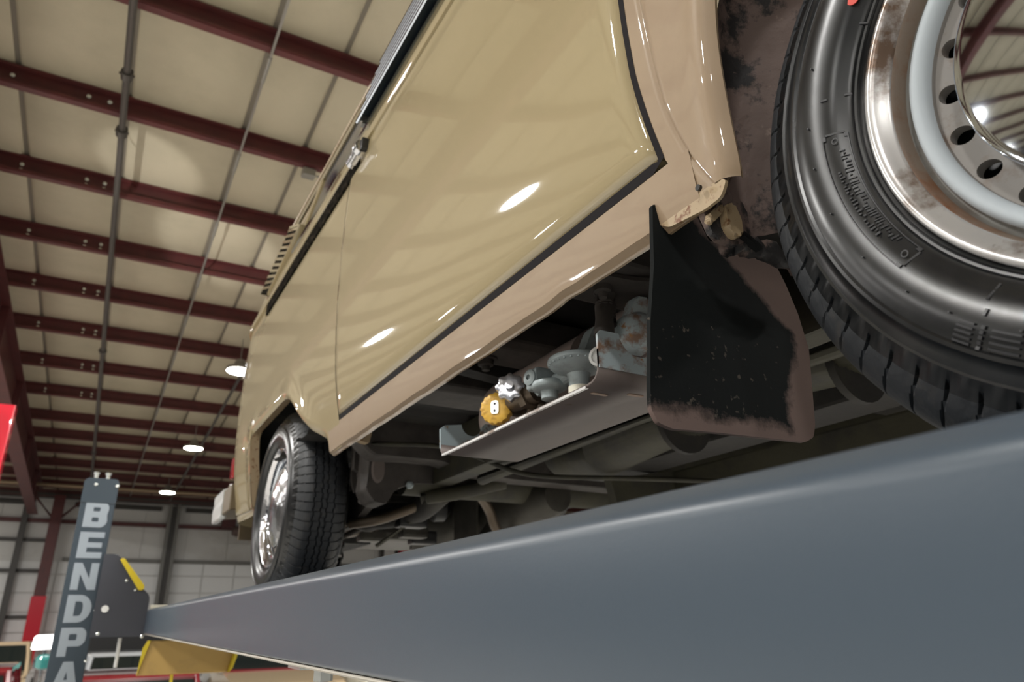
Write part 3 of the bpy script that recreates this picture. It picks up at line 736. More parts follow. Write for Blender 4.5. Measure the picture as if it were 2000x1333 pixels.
# ------------------------------------------------------------------ front wheel well, bracket, flap
rnd = random.Random(11)
bm = NB(); cols = []
for i in range(41):
    z = .40+.50*i/40; col = []
    for j in range(25):
        x = .500+.30*j/24
        y = arch_y(min(z, .80))+.012 + .05*math.sin(PI*min(1, j/10)) - .0*j
        if j > 8: y -= (j-8)*.0035
        y += .0025*math.sin(i*1.7+j)*math.sin(j*.9)
        y += .012*math.exp(-((z-.60-.25*(x-.5))/.012)**2)*.35
        if z > .80: y -= (z-.80)*1.4
        col.append(bm.verts.new((x, y, z)))
    cols.append(col)
for A, B in zip(cols, cols[1:]):
    for k in range(24): bm.faces.new([A[k], A[k+1], B[k+1], B[k]])
ww = fin('front_wheel_well', bm, M['well'], van, True)
bm = NB()
for i in range(24):
    a0, a1 = PI*i/24*1.0, PI*(i+1)/24
    P = [(.50, .09+.40*math.cos(a0), .47+.42*math.sin(a0)), (.85, .09+.40*math.cos(a0), .47+.42*math.sin(a0)), (.85, .09+.40*math.cos(a1), .47+.42*math.sin(a1)), (.50, .09+.40*math.cos(a1), .47+.42*math.sin(a1))]
    if P[0][1] > .36 and P[0][2] < .7: continue
    bm.faces.new([bm.verts.new(p) for p in P])
bm.faces.new([bm.verts.new(p) for p in ((.80, -.32, .3), (.80, .36, .44), (.80, .36, .92), (.80, -.32, .92))])
fin('inner_wheel_arch', bm, M['well'], van)
# wrinkled underseal roll across the bottom of the well
bm = NB(); tube(bm, smoothpts([(.548, .476, .378), (.575, .474, .384), (.61, .472, .382), (.65, .468, .376), (.72, .46, .372)], 5), .011, 10)
for v in bm.verts: v.co += Vector((0, .003*math.sin(v.co.x*260+v.co.z*90), .003*math.sin(v.co.x*190+v.co.y*120)))
fin('underseal_roll', bm, M['well'], ww, True)
# jacking bracket: cream rusty folded bracket behind the arch foot
jb_ = fin('jacking_bracket', prism(NB(), rounded([(.503, .40), (.510, .385), (.515, .372), (.545, .370), (.572, .385), (.572, .425), (.55, .442), (.51, .43)], .006), 1, .462, .470, .002), M['well'], van)
bm = NB(); prism(bm, rounded([(.527, .384), (.537, .374), (.548, .378), (.549, .398), (.541, .417), (.527, .410)], .004), 1, .452, .464, .003); fin('bracket_tongue', bm, M['paint_rust'], jb_)
bm = NB(); prism(bm, rounded([(.503, .392), (.507, .383), (.522, .398), (.530, .410), (.522, .412)], .004), 1, .455, .464, .003); fin('bracket_foot', bm, M['paint_rust'], jb_)
bm = NB(); lathe(bm, (.531, .462, .424), (0, -1, 0), [(.016, -.01), (.016, .0), (.012, .007), (.005, .010), (0, .011)], 20); fin('bracket_plug', bm, M['well'], jb_, .8)
bm = NB(); prism(bm, [(.552, .381), (.578, .371), (.579, .3755), (.554, .387)], 1, .455, .464); fin('bracket_slot', bm, M['black'], jb_)
# mud flap
FY = .520
out = [(.4885, .4400), (.5610, .4410), (.5680, .4200), (.5700, .4060), (.6350, .3980), (.6600, .3860), (.6850, .350), (.7050, .310), (.7160, .285), (.7150, .215), (.7080, .190), (.690, .1835), (.500, .180), (.4700, .188), (.4640, .20), (.4640, .225), (.4720, .29), (.4830, .36)]
out = [(.4905, .4390), (.5540, .4420), (.5630, .4240), (.5700, .4110), (.6350, .4160), (.6780, .4120), (.6930, .3820), (.7060, .345), (.7140, .300), (.7000, .205), (.6930, .190), (.678, .1830), (.486, .1770), (.4700, .1820), (.4630, .195), (.4640, .215), (.4720, .29), (.4840, .36)]
def flap_warp(v):
    # gently curled rubber: outer edge bends back, bottom kicks forward
    v.y += .007*((.56-v.x)/.1)**2*(1 if v.x < .56 else 0) - .008*max(0, (.40-v.z))
    return v
def grid_fill(outline, y, th, warp, m, name, parent, nx=36, nz=40, hole=None):
    bm = NB(); poly = [Vector((p[0], p[1])) for p in outline]
    A = [bm.verts.new((p[0], y, p[1])) for p in outline]; f = bm.faces.new(A)
    if hole:
        pass
    x0, x1 = min(p[0] for p in outline), max(p[0] for p in outline); z0, z1 = min(p[1] for p in outline), max(p[1] for p in outline)
    for i in range(1, nx):
        bmesh.ops.bisect_plane(bm, geom=bm.verts[:]+bm.edges[:]+bm.faces[:], plane_co=(x0+(x1-x0)*i/nx, 0, 0), plane_no=(1, 0, 0))
    for i in range(1, nz):
        bmesh.ops.bisect_plane(bm, geom=bm.verts[:]+bm.edges[:]+bm.faces[:], plane_co=(0, 0, z0+(z1-z0)*i/nz), plane_no=(0, 0, 1))
    ext_ = bmesh.ops.extrude_face_region(bm, geom=bm.faces[:]); vs = [g for g in ext_['geom'] if isinstance(g, bmesh.types.BMVert)]
    bmesh.ops.translate(bm, verts=vs, vec=(0, th, 0))
    for v in bm.verts: v.co = warp(v.co)
    return fin(name, bm, m, parent, .6)
# dust pattern: brown towards the inner edge, bottom and corners, black in the middle
fm = bpy.data.materials.new('flap_rubber'); fm.use_nodes = True; nt = fm.node_tree; b_ = nt.nodes['Principled BSDF']; b_.inputs['Roughness'].default_value = .8; b_.inputs['Specular IOR Level'].default_value = .12
tc = nt.nodes.new('ShaderNodeTexCoord'); sx = nt.nodes.new('ShaderNodeSeparateXYZ'); nt.links.new(tc.outputs['Object'], sx.inputs[0])
def mth(op, a, b=None, c=None):
    n_ = nt.nodes.new('ShaderNodeMath'); n_.operation = op
    for i, v in enumerate((a, b, c)):
        if v is None: continue
        if isinstance(v, (int, float)): n_.inputs[i].default_value = v
        else: nt.links.new(v, n_.inputs[i])
    return n_.outputs[0]
no = nt.nodes.new('ShaderNodeTexNoise'); no.inputs['Scale'].default_value = 22; no.inputs['Detail'].default_value = 8; no.inputs['Roughness'].default_value = .7; nt.links.new(tc.outputs['Object'], no.inputs['Vector'])
X_, Z_ = sx.outputs[0], sx.outputs[2]
# edge line: x beyond  .64 + k*(.35-z)  is dusty
lim = mth('SUBTRACT', .684, mth('ADD', mth('MULTIPLY', mth('MAXIMUM', mth('SUBTRACT', Z_, .315), 0), 1.2), mth('MULTIPLY', mth('MAXIMUM', mth('SUBTRACT', .315, Z_), 0), .30)))
fx = mth('MULTIPLY', mth('SUBTRACT', X_, lim), 50)
fz = mth('MULTIPLY', mth('SUBTRACT', .206, Z_), 45)
s_ = mth('MAXIMUM', fx, fz)
s_ = mth('ADD', s_, mth('MULTIPLY', mth('SUBTRACT', no.outputs['Fac'], .5), 2.6))
s_ = mth('MULTIPLY', s_, 1.6); cl = nt.nodes.new('ShaderNodeClamp'); nt.links.new(s_, cl.inputs[0])
no2 = nt.nodes.new('ShaderNodeTexNoise'); no2.inputs['Scale'].default_value = 120; no2.inputs['Detail'].default_value = 4; nt.links.new(tc.outputs['Object'], no2.inputs['Vector'])
mp2 = nt.nodes.new('ShaderNodeMapRange'); mp2.inputs[1].default_value = .64; mp2.inputs[2].default_value = .70; nt.links.new(no2.outputs['Fac'], mp2.inputs[0])
mx0 = nt.nodes.new('ShaderNodeMix'); mx0.data_type = 'RGBA'; mx0.inputs[6].default_value = (.0075, .009, .009, 1); mx0.inputs[7].default_value = (.07, .06, .05, 1); nt.links.new(mth('MULTIPLY', mp2.outputs[0], mth('LESS_THAN', Z_, .30)), mx0.inputs[0])
mx = nt.nodes.new('ShaderNodeMix'); mx.data_type = 'RGBA'; nt.links.new(mx0.outputs[2], mx.inputs[6]); mx.inputs[7].default_value = (.175, .125, .11, 1)
nt.links.new(cl.outputs[0], mx.inputs[0]); nt.links.new(mx.outputs[2], b_.inputs['Base Color'])
bu = nt.nodes.new('ShaderNodeBump'); bu.inputs['Strength'].default_value = .25; bu.inputs['Distance'].default_value = .001; nt.links.new(no2.outputs['Fac'], bu.inputs['Height']); nt.links.new(bu.outputs[0], b_.inputs['Normal'])
flap = grid_fill(rounded(out, .003, 2), FY, .006, flap_warp, fm, 'mud_flap', van)
bm = NB(); lathe(bm, (.5105, FY+.004, .4265), (0, -1, 0), [(.0045, 0), (.0045, .0055), (0, .0056)], 16)
for v in bm.verts: v.co.z = .4265+(v.co.z-.4265)*1.35
fin('flap_bolt_hole', bm, mat('hole_brown', (.24, .19, .16), .7), flap)

# ------------------------------------------------------------------ propane tank, tray, regulator
tk = fin('propane_tank', lathe(NB(), (.752, .60, .410), (0, 1, 0), [(0, 0), (.034, .004), (.064, .02), (.081, .05), (.085, .085), (.085, .665), (.081, .70), (.064, .735), (.034, .752), (0, .756)], 40, caps=False), M['tank'], van, True)
bm = NB(); cyl(bm, (.752, .93, .410), (.752, .955, .410), .087, 40); fin('tank_strap', bm, M['tray'], tk, .6)
def arc(cx, cz, r, a0, a1, n=12): return [(cx+r*math.cos(math.radians(a0+(a1-a0)*k/n)), cz+r*math.sin(math.radians(a0+(a1-a0)*k/n))) for k in range(n+1)]
TX0, TX1, TZ, TY0, TY1 = .556, .716, .300, .728, 1.238
bm = NB()
prof_t = [(TY0, .345), (TY0, .325), (TY0+.002, .3145), (TY0+.008, .306), (TY0+.016, .3015), (TY0+.03, .300), (TY1-.02, .300), (TY1-.008, .302), (TY1-.001, .309), (TY1, .32)]
v0 = []; 
for (y, z) in prof_t: v0.append([bm.verts.new((x, y, z)) for x in (TX0, TX1)])
for A, B in zip(v0, v0[1:]): bm.faces.new([A[0], A[1], B[1], B[0]])
tr = fin('tank_tray', bm, M['tray'], van, True)
so = tr.modifiers.new('thickness', 'SOLIDIFY'); so.thickness = .004; so.offset = 0
# end plates with round cut-outs
near = [(TX0, .318), (TX0, .366), (TX0+.006, .3725), (TX0+.035, .3725)] + arc(TX0+.070, .376, .033, 185, 318, 14) + [(TX1-.026, .368), (TX1, .372), (TX1, .318)]
bm = NB(); prism(bm, near, 1, TY0-.002, TY0+.002); fin('tray_near_plate', bm, M['bluerust'], tr)
far_ = [(TX0+.004, .306), (TX0-.001, .314), (TX0-.002, .351), (TX0+.008, .359), (TX0+.044, .3645)] + arc(TX0+.066, .366, .0225, 185, 355, 14) + [(TX0+.096, .372), (TX0+.135, .372), (TX1, .36), (TX1, .306)]
bm = NB(); prism(bm, far_, 1, TY1-.002, TY1+.002); fin('tray_far_plate', bm, M['blue'], tr)
bm = NB(); prism(bm, [(TX0-.0015, .3), (TX0-.0015, .2965), (TX0+.004, .297), (TX0+.004, .3035)], 1, TY0+.03, TY1-.01); fin('tray_edge', bm, M['rimsilver'], tr)
for x, y in ((.590, .775), (.640, .757)):
    bm = NB(); prism(bm, rounded([(x-.014, y-.0035), (x+.014, y-.0035), (x+.014, y+.0035), (x-.014, y+.0035)], .0035), 2, .2972, .2985); fin('tray_slot', bm, mat('slot_show_through', (.30, .20, .14), .6), tr)
# collar at the near end of the tank, seen in the cut-out
cl_ = fin('tank_collar', lathe(NB(), (.632, .722, .385), (.15, 1, 0), [(0, -.012), (.018, -.009), (.0275, 0), (.0315, .014), (.0315, .05), (.018, .06), (0, .06)], 28), M['bluerust'], van, .8)
bm = NB(); prism(bm, rounded([(.612, .398), (.628, .438), (.655, .440), (.672, .40), (.668, .385), (.615, .385)], .006), 1, .724, .745, .003); fin('collar_lug', bm, M['bluerust'], cl_)
# hanger between outrigger and tray
hg = fin('tray_hanger', tube(NB(), [(.595, .755, .452), (.594, .752, .425), (.585, .745, .40), (.580, .742, .372)], [.020, .016, .013, .015], 10), M['under2'], van, .9)
bm = NB(); 
for k in range(8): cyl(bm, (.592, .75, .392+k*.005), (.592, .75, .3945+k*.005), .0145, 12)
fin('hanger_thread', bm, M['under2'], hg)
# regulator
rgc = (.607, .845, .371)
rg = fin('gas_regulator', lathe(NB(), rgc, (0, 0, -1), [(0, -.014), (.012, -.0135), (.020, -.010), (.046, -.004), (.0475, -.001), (.0475, .003), (.0455, .0055), (.0445, .006), (.042, .0095), (.035, .014), (.025, .0175), (.0185, .020), (.016, .026), (.0158, .042), (.013, .044), (0, .044)], 40, caps=False), M['zinc'], van, .6)
bm = NB()
for k in range(26):
    a = 2*PI*k/26; cyl(bm, (rgc[0]+.0445*math.cos(a), rgc[1]+.0445*math.sin(a), rgc[2]-.0035), (rgc[0]+.0445*math.cos(a), rgc[1]+.0445*math.sin(a), rgc[2]-.0068), .0021, 6)
fin('crimp_ring', bm, M['zinc'], rg)
bm = NB(); prism(bm, rounded([(.600, .375), (.634, .378), (.632, .424), (.626, .427), (.620, .418)], .003), 1, .822, .846, .002); fin('vent_horn', bm, M['zinc'], rg)
bm = NB(); cyl(bm, (.608, .790, .361), (.628, .808, .361), .0155, 20); fin('inlet_port', bm, M['zinc'], rg, .6)
bm = NB(); lathe(bm, (.6065, .789, .361), (-.83, -.55, 0), [(.0155, 0), (.0155, .006), (.0115, .006), (.0115, .002)], 20); fin('white_gasket', bm, M['white'], rg)
bm = NB(); cyl(bm, (rgc[0], rgc[1], rgc[2]-.04), (rgc[0], rgc[1], rgc[2]-.062), .017, 20); fin('outlet_cap', bm, M['cream_white'], rg, .6)
s2 = (.592, .905, .346)
fs = fin('first_stage_regulator', lathe(NB(), s2, (0, 0, -1), [(0, -.010), (.02, -.010), (.0275, -.006), (.0285, -.002), (.0285, .001), (.0265, .004), (.022, .0065), (.0145, .0075), (.0135, .011), (.0135, .020), (.010, .022), (0, .022)], 32, caps=False), M['zinc'], van, .6)
bm = NB(); prism(bm, rounded([(.568, .344), (.606, .344), (.606, .377), (.568, .377)], .004), 1, .905, .935, .002); fin('regulator_body', bm, M['zinc'], fs)
bm = NB(); lathe(bm, (.567, .92, .362), (-1, -.2, 0), [(.013, 0), (.013, .004), (.010, .006), (.0045, .006), (.0045, .002)], 18); fin('port_plug', bm, M['zinc'], fs, .6)
bm = NB(); cyl(bm, (.60, .895, .353), (.612, .86, .362), .013, 14); fin('union', bm, M['zinc'], fs)
bm = NB(); cyl(bm, (.598, .93, .36), (.598, .945, .352), .016, 6); fin('union_nut', bm, M['zinc'], fs)
pf = fin('pipe_fitting', tube(NB(), smoothpts([(.598, .945, .352), (.594, .965, .35), (.592, .985, .349), (.59, 1.01, .35), (.60, 1.04, .352)], 4), .0175, 14), M['brass'], van, .9)
bm = NB(); cyl(bm, (.593, .962, .35), (.592, .978, .349), .0225, 6); fin('hex_nut', bm, M['brass'], pf)
bm = NB(); cyl(bm, (.598, 1.02, .351), (.598, 1.035, .351), .0225, 6); fin('hex_nut', bm, M['brass'], pf)
bm = NB(); tube(bm, smoothpts([(.60, .99, .335), (.615, .97, .322), (.62, .92, .314), (.61, .87, .311)], 4), .009, 10); fin('gas_line', bm, M['brass'], pf, .9)
bm = NB(); tube(bm, [(.62, 1.03, .35), (.67, 1.06, .37), (.70, 1.10, .40)], .014, 10); fin('valve_stem', bm, M['brass'], pf)
def wheelknob(name, c, ax, r, w, lobes, m, amp, parent=van):
    a, u, v = basis(ax); c = Vector(c); bm = NB(); n = 72; rings = []
    for d, s in ((0, .55), (0, .80), (.12, .97), (.5, 1.0), (.88, .97), (1, .8), (1, .4)):
        rings.append([bm.verts.new(c+a*w*d+(u*math.cos(2*PI*k/n)+v*math.sin(2*PI*k/n))*r*s*(1+amp*math.cos(lobes*2*PI*k/n))) for k in range(n)])
    for A, B in zip(rings, rings[1:]):
        for k in range(n): bm.faces.new([A[k], A[(k+1) % n], B[(k+1) % n], B[k]])
    bm.faces.new(rings[0]); bm.faces.new(rings[-1])
    return fin(name, bm, m, parent, .7)
hw = wheelknob('valve_hand_wheel', (.560, .975, .363), (.62, .75, -.1), .0235, .013, 8, M['silver'], .09)
bm = NB(); cyl(bm, (.559, .974, .363), (.555, .969, .3635), .007, 14); fin('wheel_nut', bm, M['silver'], hw)
bm = NB(); cyl(bm, (.560, .985, .371), (.585, 1.03, .36), .008, 12); fin('wheel_stem', bm, M['brass'], hw)
yk = wheelknob('yellow_valve_knob', (.562, 1.03, .341), (.72, .69, .0), .0275, .021, 16, M['yellow'], .035)
bm = NB(); prism(bm, rounded([(-.007, -.012), (.007, -.012), (.007, .012), (-.007, .012)], .006), 2, -.0022, .001)
a_, u_, v_ = basis((.72, .69, 0)); mm = Matrix(((u_.x, v_.x, a_.x, .562), (u_.y, v_.y, a_.y, 1.03), (u_.z, v_.z, a_.z, .341), (0, 0, 0, 1)))
bmesh.ops.transform(bm, matrix=mm, verts=bm.verts[:]); fin('knob_plate', bm, M['zbolt'], yk)
bm = NB()
for s_2 in (-.006, .006): lathe(bm, mm @ Vector((0, s_2, -.0022)), tuple(-a_), [(.002, 0), (.002, .0006), (0, .0007)], 10)
fin('knob_holes', bm, M['black'], yk)
bm = NB(); cyl(bm, (.570, 1.05, .345), (.60, 1.09, .345), .012, 12); fin('knob_stem', bm, M['brass'], yk)

# ------------------------------------------------------------------ underbody
def upart(name, bm, m, sm=None, parent=van): return fin(name, bm, M[m], parent, sm)
bm = NB(); cols = []
ysf = frange(.50, 3.3, 140)
for y in ysf:
    rib = .012 if (y % .17) < .07 else 0
    cols.append([bm.verts.new((x, y, .535+rib)) for x in (.515, .56, .9, 1.3, 1.7, 2.09)])
for A, B in zip(cols, cols[1:]):
    for k in range(5): bm.faces.new([A[k], B[k], B[k+1], A[k+1]])
upart('floor_pan', bm, 'under')
bm = NB(); box(bm, (.514, .50, .47), (.560, 1.80, .535)); upart('inner_sill', bm, 'under')
for (x0, x1, z0) in ((.875, .935, .392), (1.665, 1.725, .392)):
    bm = NB(); box(bm, (x0, .42, z0), (x1, 2.0, .535), .008); upart('frame_rail', bm, 'under3')
# outriggers
def outrigger(y0, y1, z, x0=.53, x1=.88):
    bm = NB(); prism(bm, [(y0-.018, .535), (y0-.018, z+.012), (y0, z), (y1, z), (y1+.018, z+.012), (y1+.018, .535)], 0, x0, x1, .003); o = upart('outrigger', bm, 'under2')
    return o
def ubolt(x, y, z, parent, s=1.0):
    bm = NB(); lathe(bm, (x, y, z), (0, 0, -1), [(.019*s, -.002), (.019*s, .003), (.0135*s, .004), (.0125*s, .014), (.007*s, .016), (.006*s, .024), (0, .024)], 14); fin('bolt', bm, M['under2'], parent, .6)
o1 = outrigger(.705, .80, .452); ubolt(.577, .735, .452, o1)
bm = NB(); prism(bm, rounded([(.54, .705), (.60, .70), (.72, .66), (.74, .73), (.62, .76), (.555, .775)], .012), 2, .446, .452, .001); fin('gusset_plate', bm, M['under2'], o1)
o2 = outrigger(1.07, 1.16, .470); ubolt(.600, 1.135, .470, o2, 1.2)
o3 = outrigger(1.36, 1.47, .470)
bm = NB(); prism(bm, [(.53, .475), (.88, .44), (.88, .50), (.53, .50)], 1, 1.20, 1.24); upart('cross_member', bm, 'under')
# heater duct with joint ring, second duct, centre tunnel pieces
hd = upart('heater_duct', tube(NB(), [(1.15, .35, .428), (1.15, 1.50, .428), (1.16, 1.62, .44), (1.20, 1.75, .47)], .074, 28), 'under3', .9)
bm = NB(); cyl(bm, (1.15, 1.19, .428), (1.15, 1.205, .428), .0765, 28); fin('duct_joint', bm, M['under'], hd, .6)
bm = NB(); cyl(bm, (1.15, .74, .428), (1.15, .755, .428), .0765, 28); fin('duct_joint', bm, M['under'], hd, .6)
bm = NB(); tube(bm, [(.99, .45, .40), (.99, 1.9, .40)], .017, 10); upart('brake_pipe_cover', bm, 'under3', .9)
bm = NB(); box(bm, (1.24, .45, .392), (1.37, 1.75, .45), .008); upart('centre_channel', bm, 'under')
bm = NB(); box(bm, (1.43, .40, .34), (1.47, 1.7, .40), .006); upart('shift_rod_cover', bm, 'under3')
bm = NB(); prism(bm, [(.96, .50), (1.66, .50), (1.66, .46), (.96, .46)], 1, .95, 1.02); upart('cross_member', bm, 'under')
bm = NB(); prism(bm, [(.94, .42), (1.24, .42), (1.24, .36), (1.05, .345), (.94, .40)], 1, .52, .60); upart('cross_member', bm, 'under3')
bm = NB(); box(bm, (.82, -.1, .34), (1.75, .06, .46), .03); upart('front_axle_beam', bm, 'under')
# hand-brake cable crossing under the rails
bm = NB(); tube(bm, smoothpts([(.62, 1.9, .47), (.80, 1.74, .445), (.93, 1.62, .372), (1.02, 1.56, .352), (1.2, 1.45, .343), (1.45, 1.30, .325), (1.62, 1.22, .30)], 6), .0065, 8); upart('brake_cable', bm, 'under3', .9)
# rear cross member (torsion bar housing) with end cap
rc_ = upart('rear_cross_member', prism(NB(), [(.60, .60), (.60, .475), (.63, .447), (.652, .434), (.749, .446), (.845, .440), (.961, .413), (1.083, .405), (1.6, .40), (1.95, .46), (1.95, .60)], 1, 1.88, 1.96, .006), 'under2')
bm = NB(); prism(bm, rounded([(.588, .47), (.622, .462), (.630, .50), (.598, .52)], .006), 1, 1.86, 1.885, .002); fin('sill_end_bracket', bm, M['paint_rust'], rc_)
bm = NB(); cyl(bm, (.80, 2.06, .42), (1.78, 2.06, .42), .055, 24); upart('torsion_tube', bm, 'under3', .8)
te = upart('torsion_end_bracket', prism(NB(), rounded([(.675, .53), (.672, .40), (.668, .365), (.695, .330), (.731, .325), (.758, .372), (.817, .392), (.918, .397), (.997, .411), (1.04, .447), (1.04, .53)], .008), 1, 2.00, 2.10, .004), 'under2', .6)
bm = NB(); lathe(bm, (.700, 1.998, .425), (0, -1, 0), [(.026, -.004), (.026, .001), (.020, .004), (0, .005)], 20)
for v in bm.verts: v.co.z = .425+(v.co.z-.425)*1.6; v.co.x = .7+(v.co.x-.7)*.8
fin('bracket_cover_disc', bm, mat('dusty_pink_grey', (.13, .105, .095), .7), te)
bm = NB(); lathe(bm, (.80, 1.998, .385), (-.4, -1, -.4), [(.012, -.004), (.012, .006), (.008, .01), (0, .01)], 6); fin('bolt', bm, M['zinc'], te)
# spring plate / trailing arm
bm = NB(); prism(bm, rounded([(1.99, .45), (2.03, .39), (2.35, .30), (2.52, .30), (2.56, .36), (2.50, .42), (2.30, .42), (2.05, .49)], .03), 0, .735, .76, .004); upart('spring_plate', bm, 'under2')
bm = NB(); tube(bm, smoothpts([(.95, 2.06, .40), (.93, 2.25, .35), (.85, 2.42, .34), (.78, 2.5, .37)], 6), [.04]*7+[.035]*6+[.045]*6, 12); upart('trailing_arm', bm, 'under', .9)
bm = NB(); lathe(bm, (.72, 2.15, .50), (.1, .25, 1), [(.022, -.16), (.022, -.08), (.032, -.08), (.032, .1)], 18); upart('shock_absorber', bm, 'under2', .7)
bm = NB(); prism(bm, rounded([(.71, .56), (.712, .47), (.70, .40), (.685, .375), (.672, .42), (.67, .56)], .01), 1, 2.16, 2.17, .001); upart('inner_wheel_shield', bm, 'under2')
bm = NB(); prism(bm, [(.66, .62), (.66, .44), (.74, .40), (.78, .42), (.86, .42), (.98, .47), (1.05, .62)], 1, 2.10, 2.12); upart('rear_wheel_housing', bm, 'under2')
# rear wheel well liner
bm = NB()
for i in range(20):
    a0, a1 = PI*i/20, PI*(i+1)/20
    P = [(x, 2.488+.40*math.cos(a), .43+.34*math.sin(a)) for a in (a0, a1) for x in (.50, .80)]
    if P[2][1] < 2.35 and P[2][2] < .70: continue
    bm.faces.new([bm.verts.new(P[k]) for k in (0, 1, 3, 2)])
upart('rear_wheel_well', bm, 'dark')
bm = NB(); box(bm, (.80, 2.09, .50), (.81, 2.9, .8)); upart('inner_fender', bm, 'under')
# drive shaft, gearbox, engine, exhaust
bm = NB(); cyl(bm, (.72, 2.49, .372), (1.12, 2.46, .40), .022, 16); lathe(bm, (1.06, 2.465, .396), (1, -.08, .08), [(.03, 0), (.05, .02), (.05, .06), (.03, .08)], 20); lathe(bm, (.72, 2.49, .372), (1, 0, 0), [(.05, 0), (.05, .04), (.03, .06)], 20); upart('drive_shaft', bm, 'dark', .7)
gb = upart('gearbox', lathe(NB(), (1.30, 1.95, .38), (0, 1, 0), [(0, 0), (.05, .01), (.075, .06), (.09, .2), (.13, .36), (.15, .42), (.15, .48), (.10, .60), (.14, .70), (.19, .80), (.19, .84), (0, .84)], 20), 'alloy', .7)
for k in range(7):
    bm = NB(); prism(bm, [(1.15+k*.05-.003, .42), (1.15+k*.05+.003, .42), (1.15+k*.05+.003, .225), (1.15+k*.05-.003, .225)], 1, 2.24, 2.42); fin('cooling_rib', bm, M['alloy'], gb)
en = upart('engine_block', box(NB(), (.98, 2.80, .315), (1.64, 3.22, .50), .03), 'alloy')
bm = NB()
for k in range(12):
    box(bm, (.86, 2.84+k*.03, .30), (.98, 2.85+k*.03, .44)); 
fin('cylinder_fins', bm, M['dark'], en)
bm = NB(); lathe(bm, (1.30, 2.98, .313), (0, 0, -1), [(.09, 0), (.09, .012), (.03, .016), (.012, .016), (.012, .026), (0, .026)], 20); fin('oil_strainer_plate', bm, M['alloy'], en, .6)
for bx, by_ in ((1.24, 2.93), (1.36, 2.93), (1.24, 3.03), (1.36, 3.03)): ubolt(bx, by_, .313, en, .7)
bm = NB(); tube(bm, smoothpts([(.92, 2.62, .35), (.86, 2.7, .335), (.84, 2.9, .345), (.86, 3.1, .355), (.98, 3.26, .37)], 6), .026, 14); upart('exhaust_pipe', bm, 'brass', .9)
bm = NB(); cyl(bm, (.80, 3.29, .405), (1.75, 3.29, .405), .065, 24); upart('silencer', bm, 'under3', .7)
bm = NB(); tube(bm, smoothpts([(.70, 2.30, .30), (.80, 2.24, .315), (.92, 2.2, .36), (.99, 2.18, .375)], 6), .016, 10); upart('brake_hose', bm, 'brass', .9)
bm = NB(); tube(bm, smoothpts([(.98, 2.0, .39), (1.06, 2.06, .385), (1.13, 2.12, .35), (1.17, 2.15, .30), (1.24, 2.2, .265), (1.40, 2.3, .27)], 6), .016, 12); upart('coolant_hose', bm, 'brass', .9)
bm = NB(); tube(bm, smoothpts([(.86, 2.05, .36), (.95, 2.0, .372), (1.06, 1.97, .40), (1.10, 1.96, .41)], 6), .022, 12); upart('heater_hose', bm, 'under3', .9)
bm = NB(); tube(bm, smoothpts([(.70, 2.62, .275), (.76, 2.55, .285), (.86, 2.45, .33), (1.0, 2.40, .345)], 6), [.010]*19, 8); upart('stabiliser_bar', bm, 'under2', .9)
bm = NB(); tube(bm, [(.85, 2.4, .25), (.95, 2.2, .345)], .007, 8); upart('shift_linkage', bm, 'under3', .9)
bm = NB(); prism(bm, [(1.2, .36), (1.55, .42), (1.60, .30), (1.38, .255), (1.22, .29)], 1, 1.55, 1.58); upart('gearbox_carrier', bm, 'under3')
for k, (x, y, z) in enumerate(((.93, 2.30, .32), (1.02, 2.5, .31), (1.10, 2.6, .30), (.92, 2.66, .31))):
    bm = NB(); box(bm, (x-.05, y-.03, z-.02), (x+.05, y+.03, z+.03), .012); fin('engine_tin', bm, M['alloy'] if k % 2 else M['dark'], en)

# ================================================================== THE LIFT
lift = thing('four_post_lift', 'blue-grey four-post car lift carrying the cream camper van', 'car lift', (.240, 0, 0))
lift.rotation_euler = (.0074, 0, -.0168)
RB, RT = -.051, .049
# runway: folded channel, in lift coordinates (x from 0)
sec = rounded([(-.0, RB), (-.0, RT), (.012, RT+.0115), (.020, RT+.0115), (.028, RT+.001), (.50, RT+.001), (.50, RB), (.46, RB), (.46, RB+.005), (.495, RB+.005), (.495, RT-.004), (.005, RT-.004), (.005, RB+.005), (.05, RB+.005), (.05, RB)], [.005, .0065, .003, .003, .002, .004, .004, 0, 0, 0, 0, 0, 0, 0, 0], 4)
bm = NB(); prism(bm, sec, 1, -1.3, 4.19); 
for v in bm.verts:
    if v.co.x > .025 and v.co.z > 0: v.co.z -= .0085*max(0, v.co.y)
rw = fin('runway', bm, M['lift'], lift, .8)
bm = NB(); prism(bm, [(1.55, RB), (1.55, RT), (2.05, RT), (2.05, RB)], 1, -1.3, 4.19); fin('runway', bm, M['lift'], lift)
# edge moulding along the bottom
bm = NB(); prism(bm, rounded([(.003, RB-.0005), (.014, RB-.0005), (.016, RB-.0035), (.012, RB-.005), (.004, RB-.005), (.001, RB-.003)], .001), 1, -1.3, 4.16); fin('bottom_trim', bm, mat('pale_trim', (.42, .39, .33), .4, .4), rw, .8)
nutm = NB(); cyl(nutm, (.035, 1.0, RB-.004), (.035, 1.0, RB-.009), .015, 16); cyl(nutm, (.035, 1.0, RB-.009), (.035, 1.0, RB-.022), .0125, 6)
box(nutm, (.012, 1.03, RB-.010), (.035, 1.10, RB-.004)); fin('stop_bolt', nutm, M['zbolt'], rw)
